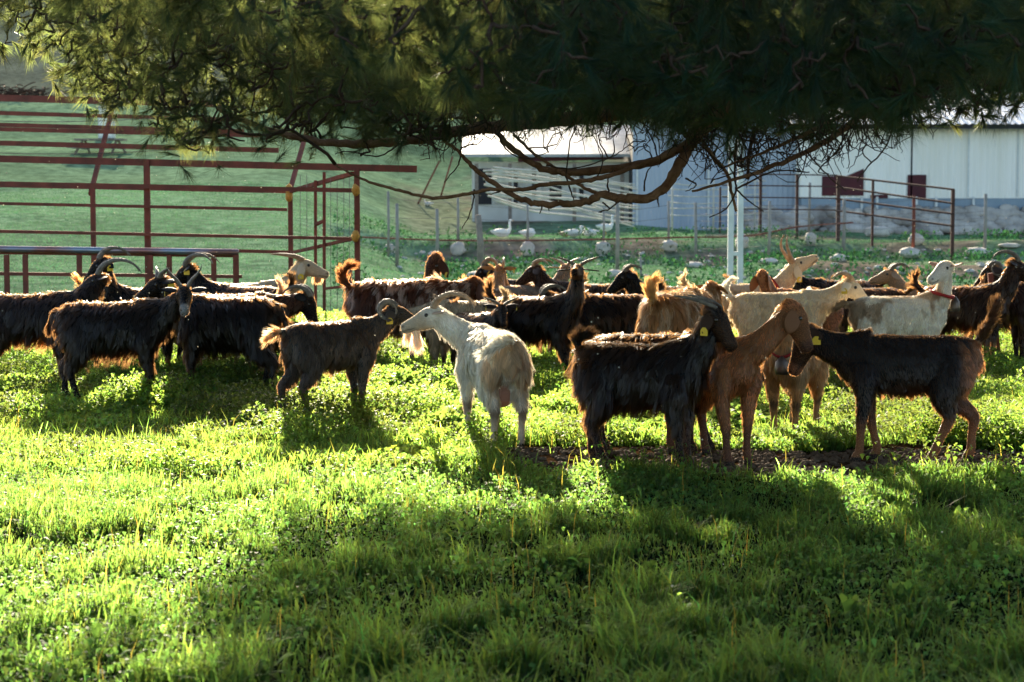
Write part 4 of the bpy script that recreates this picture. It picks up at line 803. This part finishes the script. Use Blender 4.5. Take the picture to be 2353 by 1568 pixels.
# ------------------------------------------------------------------ geese
def goose(px, py, s, yaw, neck, label, colr=(.80, .80, .78), sit=True):
    c = G(px, py); root = empty('goose', c, R(yaw), s*.76, label=label, cat='goose', group='geese in the far paddock')
    zc = .15 if sit else .30; mb = MB()
    X = np.array([-.36, -.30, -.20, -.08, .06, .18, .25, .28]); Z = zc+np.array([.07, .05, .03, .01, .0, .01, .03, .05]); W = np.array([.012, .05, .10, .135, .14, .11, .06, .02])
    loft(mb, np.stack([X, 0*X, Z], 1), W, W*np.array([.5, .7, .9, 1, 1, 1, 1, 1]), (0, 1, 0), 12)
    if neck == 'up': NP = [(.20, 0, zc+.04), (.28, 0, zc+.14), (.27, 0, zc+.26), (.27, 0, zc+.36), (.29, 0, zc+.41)]
    elif neck == 'rest': NP = [(.20, 0, zc+.04), (.27, 0, zc+.12), (.24, 0, zc+.19), (.27, 0, zc+.23), (.30, 0, zc+.23)]
    else: NP = [(.18, 0, zc+.06), (.20, .03, zc+.14), (.12, .06, zc+.17), (.04, .07, zc+.15), (-.02, .07, zc+.13)]
    Q = spline(NP, 12); loft(mb, Q, np.interp(np.linspace(0, 1, 12), [0, .3, 1], [.075, .04, .036]), np.interp(np.linspace(0, 1, 12), [0, .3, 1], [.08, .042, .036]), (0, 1, 0), 10)
    h = Q[-1]; f = nrm(Q[-1]-Q[-3]) if neck == 'tuck' else np.array([1, 0, -.1]); f = nrm(f)
    loft(mb, [h-f*.045, h-f*.02, h+f*.015, h+f*.05, h+f*.07], [.015, .037, .040, .028, .015], [.015, .038, .042, .026, .014], (0, 1, 0), 10)
    n_ = mb.n; mb.c = [np.repeat(np.array([colr]), n_, 0)]
    mb.obj('body', M_feather, root)
    bk = MB(); loft(bk, [h+f*.055, h+f*.09, h+f*.125], [.022, .018, .008], [.020, .012, .004], (0, 1, 0), 8); bk.obj('beak', M_gold, root)
    for sg in (-1, 1):
        wg = MB(); XX = np.array([.16, .08, -.05, -.20, -.34]); loft(wg, np.stack([XX, sg*np.array([.10, .135, .135, .085, .03]), zc+np.array([.05, .05, .05, .06, .08])], 1), [.02, .03, .03, .02, .006], [.05, .09, .085, .05, .012], (0, 1, 0), 8, colr); wg.obj('wing', M_feather, root)
        if not sit:
            lg = MB(); tube(lg, [(0, sg*.06, .2), (.01, sg*.06, .1), (.0, sg*.06, .015), (.07, sg*.06, .008)], [.014, .01, .011, .02], 6); lg.obj('leg', M_gold, root)
goose(1152, 547, 1.0, 8, 'up', 'white goose sitting with neck raised, alone at the far left of the flock')
goose(1213, 547, .85, 10, 'tuck', 'white goose resting with its head tucked in beside the second post')
goose(1318, 546, .92, 8, 'rest', 'white goose lying with short raised neck, left of the two paired geese')
goose(1357, 546, .90, 185, 'tuck', 'white goose lying flat between the raised neck goose and the standing one')
goose(1390, 543, 1.0, 20, 'up', 'tallest white goose standing upright with stretched neck', sit=False)
goose(1297, 545, .62, 5, 'tuck', 'small buff brown goose behind the lying white geese', (.35, .28, .20))
goose(985, 474, .7, 170, 'rest', 'tiny distant white goose on the grey track behind the branches')

# ------------------------------------------------------------------ iron stake and dark trees on the hill behind the sheds
b = G(2295, 828); t = at(2275, 628, b[1]); mb = MB(); bar(mb, b-[0, 0, .05], t, .048); tag(mb.obj('iron_stake', M_rust, None, True), 'leaning brown iron stake rising among the goats at the right edge', 'stake')
M_crown = leafy('dark_foliage', (1.5, 1.6, .8), .35, .6, .2)
for i, (x, y, h, rad) in enumerate(((13.5, 84, 9, 3.6), (18.5, 82, 10.5, 4.2), (23.5, 86, 9.5, 4.2), (8.5, 88, 8.5, 3.6), (29, 84, 10, 4.4), (3.5, 90, 8, 3.4), (-1.5, 95, 7.5, 3.2))):
    z0 = float(terrain(x, y)); tr = empty('tree', (x, y, z0), label=['dark bushy tree behind the left half of the white shed', 'tallest dark tree behind the middle of the white shed', 'dark tree showing above the shed roof near the right edge', 'dark tree behind the blue grey barn', 'dark tree beyond the right edge of the shed roof', 'dark tree behind the old house roof', 'smallest dark tree left of the old house'][i], cat='tree', group='dark trees behind the sheds')
    mb = MB(); tube(mb, spline([(0, 0, -.2), (.1, 0, h*.3), (0, .1, h*.75)], 8), np.linspace(.28, .08, 8), 8); mb.obj('trunk', M_bark, tr)
    for j in range(7): a = j*.9; pass
    n = 5200; cc = rng.normal(0, 1, (34, 3))*[rad*.42, rad*.42, h*.2]+[0, 0, h*.55]; ci = rng.integers(0, 34, n); p = cc[ci]+nrm(rng.normal(0, 1, (n, 3)))*(rad*.30*rng.random((n, 1))**.4); mb = MB(); leaves(mb, p, .16+.18*rng.random(n), gcol(n, (.028, .045, .022), .4, .2)*(.7+.6*rng.random(34)[ci][:, None]), .6); mb.obj('crown', M_crown, tr)

# ------------------------------------------------------------------ the pine overhead
pine = empty('pine_tree', (5.6, 13.2, 0), label='large pine whose low boughs of long needles hang across the top of the picture', cat='tree')
PL = np.array([5.6, 13.2, 0])
limbs = []    # polylines with radii, world space
def limb(pts, r0, r1, name='branch', n=None, mat=M_bark, wob=.012):
    P = spline(np.array(pts, float), n or len(pts)*6); P[1:-1] += rng.normal(0, wob*min(r0, .03)/.1, (len(P)-2, 3)).clip(-.02, .02)
    rr_ = np.linspace(r0, r1, len(P))*(1+.06*rng.normal(size=len(P))); mb = MB(); tube(mb, P-PL, rr_, 8 if r0 > .02 else 6); mb.obj(name, mat, pine); limbs.append((P, rr_)); return P
A_ = lambda *l: [at(*q) for q in l]
trunk = [(5.6, 13.2, -.2), (5.55, 13.2, 1.2), (5.4, 13.1, 2.6), (5.3, 13.2, 4.2), (5.4, 13.3, 6.2)]
mb = MB(); tube(mb, spline(trunk, 24)-PL, np.linspace(.30, .16, 24), 16); mb.obj('trunk', M_bark, pine); limbs.append((spline(trunk, 24), np.linspace(.3, .16, 24)))
limb([(5.45, 13.1, 2.5), (4.3, 12.9, 2.75)]+A_((2353, 120, 12.6), (2050, 200, 12.3), (1700, 242, 12.1), (1400, 262, 12), (1200, 286, 12), (1040, 303, 12), (950, 322, 12), (850, 330, 12), (745, 326, 12), (640, 305, 12.1), (500, 250, 12.4)), .062, .014)
limb([(5.3, 13.1, 3.0), (4.3, 12.4, 3.1)]+A_((2200, 40, 11.6), (1900, 120, 11.4), (1740, 200, 11.2), (1630, 285, 11.1), (1590, 330, 11.05), (1560, 380, 11), (1535, 422, 11), (1490, 455, 11), (1430, 456, 11), (1385, 448, 11), (1345, 464, 11), (1300, 468, 11), (1240, 469, 11), (1190, 455, 11), (1130, 418, 11), (1080, 378, 11), (1052, 345, 11), (1020, 325, 11)), .042, .008)
limb(A_((1590, 325, 11.05), (1500, 372, 11.1), (1400, 388, 11.15), (1310, 396, 11.2), (1250, 388, 11.2), (1190, 352, 11.2), (1130, 295, 11.3)), .026, .016)
limb(A_((1610, 300, 11.1), (1540, 352, 10.9), (1470, 378, 10.9), (1400, 404, 10.85), (1330, 418, 10.8), (1250, 424, 10.8), (1200, 436, 10.8), (1130, 435, 10.8), (1075, 446, 10.8), (1000, 456, 10.8), (930, 441, 10.8), (870, 425, 10.8), (820, 407, 10.8), (770, 378, 10.85)), .015, .006)
limb(A_((1380, 448, 11.02), (1340, 430, 11.05), (1290, 395, 11.1), (1230, 355, 11.2), (1180, 310, 11.3)), .012, .009)
limb(A_((1612, 322, 11.1), (1640, 362, 11.1), (1672, 402, 11.1), (1680, 440, 11.1), (1692, 486, 11.1)), .014, .008)
limb([(5.3, 13.1, 2.6), (4.2, 11.6, 2.7)]+A_((2353, 70, 11), (2150, 150, 11), (2000, 248, 11), (1900, 325, 11), (1800, 372, 11), (1700, 410, 11), (1590, 440, 11)), .035, .006)
limb(A_((2080, 200, 11), (1930, 270, 10.9), (1780, 340, 10.9), (1660, 385, 10.9)), .018, .006)
limb(A_((1690, 435, 11.05), (1720, 420, 11.05), (1780, 394, 11.05), (1860, 396, 11.05)), .007, .004, mat=M_twig)
limb(A_((1692, 436, 11.05), (1720, 462, 11.05), (1755, 486, 11.05)), .006, .003, mat=M_twig)
limb(A_((1692, 320, 11.1), (1688, 400, 11.1), (1690, 440, 11.05), (1668, 480, 11.05), (1630, 500, 11)), .008, .003, mat=M_twig)
limb(A_((1735, 290, 11.1), (1722, 350, 11.1), (1718, 412, 11.1)), .012, .009, mat=M_twig)
for l in (((1090, 436, 10.8), (1088, 462, 10.8), (1078, 495, 10.8), (1062, 526, 10.8)), ((1385, 466, 11), (1400, 480, 11), (1375, 488, 11)), ((1248, 470, 11), (1240, 492, 11)), ((1430, 456, 11), (1400, 480, 11), (1378, 486, 11)), ((1510, 452, 11), (1514, 476, 11)), ((1535, 430, 11), (1530, 446, 11)), ((1480, 440, 11), (1485, 400, 11), (1500, 380, 11)), ((1300, 406, 10.9), (1312, 440, 11), (1322, 470, 11)),
          ((1400, 440, 11), (1396, 420, 11), (1412, 385, 11.1)), ((1145, 310, 11.1), (1165, 345, 11.1), (1210, 365, 11.1), (1260, 350, 11.1)), ((930, 315, 11.6), (900, 345, 11.6), (860, 360, 11.6), (800, 348, 11.6), (770, 355, 11.6)), ((1060, 340, 11), (1052, 380, 11), (1020, 420, 11)), ((1255, 380, 11.1), (1320, 388, 11.1), (1400, 362, 11.1), (1450, 330, 11.1)),
          ((1260, 470, 11.), (1262, 485, 11)), ((1575, 410, 11), (1600, 425, 11), (1575, 440, 11)), ((1150, 440, 10.8), (1120, 448, 10.8)), ((2060, 250, 10.9), (2040, 330, 10.9), (1980, 400, 10.9), (1970, 418, 10.9)), ((1950, 300, 10.9), (1920, 350, 10.9), (1880, 392, 10.9), (1905, 400, 10.9)), ((1850, 345, 10.9), (1890, 392, 10.9), (1945, 440, 10.9))):
    limb(A_(*l), .006, .0025, 'twig', mat=M_twig, wob=.03)
# extra boughs above the frame and towards the back
for l in (((5.3, 13.1, 3.2), (3.5, 10.5, 3.4), (1.2, 9.2, 3.1), (-.8, 9.0, 2.9)), ((5.3, 13.2, 3.6), (3.5, 13.5, 4.0), (.8, 13.6, 3.8), (-1.8, 13.6, 3.4), (-3.6, 13.4, 3.0)), ((5.3, 13.2, 3.4), (3.8, 15.2, 3.5), (1.8, 16.4, 3.2)), ((5.3, 13.2, 3.0), (5.0, 10.5, 3.2), (4.0, 8.5, 3.0)), ((5.4, 13.2, 4.6), (3.5, 12, 5.1), (1.0, 11.5, 5.0)), ((4.3, 12.6, 3.0), (2.5, 10.6, 2.7), (1.0, 9.6, 2.4))):
    limb(l, .06, .015)
# clusters of needle tufts
low = lambda px: np.interp(px, [-400, 0, 60, 120, 200, 300, 350, 400, 450, 520, 600, 700, 800, 900, 960, 1040, 1100, 1300, 1500, 1600, 1700, 1800, 1900, 2000, 2080, 2150, 2230, 2290, 2353, 2800], [60, 90, 165, 200, 235, 275, 330, 372, 378, 350, 345, 345, 352, 345, 352, 300, 265, 265, 290, 335, 355, 345, 325, 315, 270, 225, 200, 175, 190, 150])
cl = []
def try_cluster(px, py, Y): cl.append(at(px, py, Y))
rr = np.random.default_rng(21)
# visible underside, by distance: nearer boughs hang less low on the left
for i in range(16000):
    Y = rr.uniform(7.2, 15.0); px = rr.uniform(-250, 2600); py = rr.uniform(-420, 400)
    lim = low(px)-16-rr.random()**2*50
    if Y < 10: lim = min(lim, np.interp(px, [0, 700, 900, 1200, 2000, 2353], [-60, 60, 150, 235, 260, 150]))
    elif Y > 13.4: lim = min(lim, 230)
    # thinner places where light comes through
    if py > lim: continue
    if 560 < px < 1000 and py < 90 and rr.random() < .6: continue
    if px < 1000 and 9.5 < Y and fbm(px*.006+Y*.5, py*.008+Y*.3) > .60: continue
    if py < -120 and rr.random() < .55: continue
    if 1050 < px < 2200 and py > 230 and rr.random() < .5: continue
    cl.append(at(px, py, Y))
# upper and rear part of the crown, which shades the meadow
nvis = len(cl)
for i in range(8500):
    y = rr.uniform(13.2, 20); z = max(2.15, (y-9.3)*.306)+rr.uniform(0, 1.9); y0 = y-z/.306; x = rr.uniform(-2.9, 7)
    edge = -2.0+1.5*float(smooth(9.0, 11.5, y0))+(fbm(y*1.3, z*1.3)-.5)*1.6
    if x < edge or pix(x, y, z)[1] > 262: continue
    cl.append(np.array([x, y, z]))
cl = np.array(cl)
sel = []
for p in cl:   # keep them apart
    if sel and np.min(np.linalg.norm(np.array(sel)-p, axis=1)) < .128: continue
    sel.append(p)
cl = np.array(sel); print('pine clusters', len(cl), nvis)
node = np.concatenate([P for P, r_ in limbs]); src_d = np.linalg.norm(node[:, None]-cl[None, ::1], axis=2).min(0); order = np.argsort(src_d)
nodes = [n_ for n_ in node]; tw = MB(); tips = []
NA = np.array(nodes)
for i in order:
    c = cl[i]; D = np.linalg.norm(NA-c, axis=1)+.35*np.maximum(0, c[2]-NA[:, 2]+.1)*0; j = int(D.argmin()); a = NA[j]; L = np.linalg.norm(c-a)
    if L < 1e-3: tips.append((c, np.array([0, 0, -1.]))); continue
    m = (a+c)/2+rng.normal(0, .12*L, 3)+[0, 0, -.06*L]; Q = spline([a, m, c], 7); Q[1:-1] += rng.normal(0, .012, (5, 3)); tube(tw, Q-PL, np.linspace(.0075, .0035, 7)*(1+min(L, .8)), 5)
    NA = np.concatenate([NA, Q[2:]]); tips.append((c, nrm(Q[-1]-Q[-2])))
# bare curly twigs in the thinner right half
for i in range(800):
    px = rr.uniform(980, 2250); c = at(px, low(px)+rr.uniform(-90, 60)*np.interp(px, [1000, 1500, 2200], [.7, .8, 1]), rr.uniform(10.4, 12.2)); j = int(np.linalg.norm(NA-c, axis=1).argmin()); a = NA[j]; L = np.linalg.norm(c-a)
    if L < .03 or L > .6: continue
    Q = spline([a, (a+c)/2+rng.normal(0, .25*L, 3), c, c+rng.normal(0, .05, 3)-[0, 0, .03]], 10); Q[1:] += rng.normal(0, .006, (9, 3)); tube(tw, Q-PL, np.linspace(.0042, .0016, 10), 4)
o = tw.obj('small_twigs', M_twig, pine); o['kind'] = 'stuff'
nd = MB(); Cn = []
for c, d in tips:
    back = c[1] > 13.6 and pix(*c)[1] < 262
    for q in range(3):
        base = c+rng.normal(0, .055, 3); ax = nrm(d*.7+rng.normal(0, .6, 3)+[0, 0, -.2]); n = 42 if back else 72
        dd = nrm(ax[None]*rng.uniform(.6, 1.3, (n, 1))+rng.normal(0, .30, (n, 3))+[0, 0, -.08]); b0 = base+ax*(rng.uniform(-.05, .04, (n, 1))); L = rng.uniform(.085, .15, (n, 1))*(1.25 if c[1] < 9.5 else 1)
        s_ = nrm(np.cross(dd, rng.normal(size=(n, 3))))*(.0034 if back else .0011)
        V = np.stack([b0-s_, b0+s_, b0+dd*L+[0, 0, -.012]], 1).reshape(-1, 3)-PL
        nd.add(V, np.arange(n*3).reshape(-1, 3)); cc = np.array([.006, .030, .020])*rng.uniform(.6, 1.35)*(1 if rng.random() < .94 else 1.2)
        Cn.append(np.repeat((cc*(.7+.6*rng.random((n, 1)))), 3, 0))
nd.c = Cn
ncone = 0
for c, d in tips:
    q_ = pix(*c)
    if c[1] < 9.6 and -20 < q_[0] < 2370 and 0 < q_[1] < 260 and rng.random() < .35 and ncone < 46:
        ncone += 1; cb = MB(); c = c-[0, .09, 0]; P = c-PL+np.array([[0, 0, -.03], [0, 0, -.018], [.002, 0, .0], [.004, 0, .018], [.005, 0, .03]]); loft(cb, P, [.004, .011, .013, .009, .003], [.004, .011, .013, .009, .003], (1, 0, 0), 8); cb.obj('cone', M_bark, pine)
o = nd.obj('needles', M_needle, pine); o['kind'] = 'stuff'

# drifting seeds and midges that catch the low sun
mb = MB(); n = 420; yy = 6.5+20*rng.random(n)**.8; xx = (rng.random(n)*2-1)*yy*.27; zz = .15+rng.random(n)*2.1*np.minimum(1, yy/12); r_ = .0022+.0028*rng.random(n)
base = np.array([[1, 0, 0], [-1, 0, 0], [0, 1, 0], [0, -1, 0], [0, 0, 1], [0, 0, -1]]); fc = np.array([[0, 2, 4], [2, 1, 4], [1, 3, 4], [3, 0, 4], [2, 0, 5], [1, 2, 5], [3, 1, 5], [0, 3, 5]])
V = np.stack([xx, yy, zz], 1)[:, None]+base[None]*r_[:, None, None]; mb.add(V.reshape(-1, 3), (np.arange(n)[:, None, None]*6+fc[None]).reshape(-1, 3), None, np.tile([.9, .85, .7], (n*6, 1)))
tag(mb.obj('floating_seeds', leafy('seed_fluff', (1, 1, 1), .6)), 'tiny bright seeds and midges drifting in the backlight', 'seeds', kind='stuff')

# clods, dung and straw bits on the trampled strip under the front goats
mb = MB(); rr = np.random.default_rng(31)
for i in range(2600):
    px = rr.uniform(1020, 2500); py = rr.uniform(1030, 1095); d_ = ray(px, py); Y = -1.6/d_[2]*d_[1]; x = d_[0]*Y/d_[1]
    if rr.random() > float(dirtmask(x, Y))+.04: continue
    s_ = rr.uniform(.006, .022); rock(mb, (x, Y, float(terrain(x, Y))+s_*.3), s_*1.3, s_, s_*.7, i, 6, 4)
tag(mb.obj('soil_clods', solid('soil_clod', (.05, .03, .018), (.16, .11, .07), 30, .95, .3, .1)), 'crumbs of soil and dung on the bare strip under the front goats', 'soil', kind='stuff')
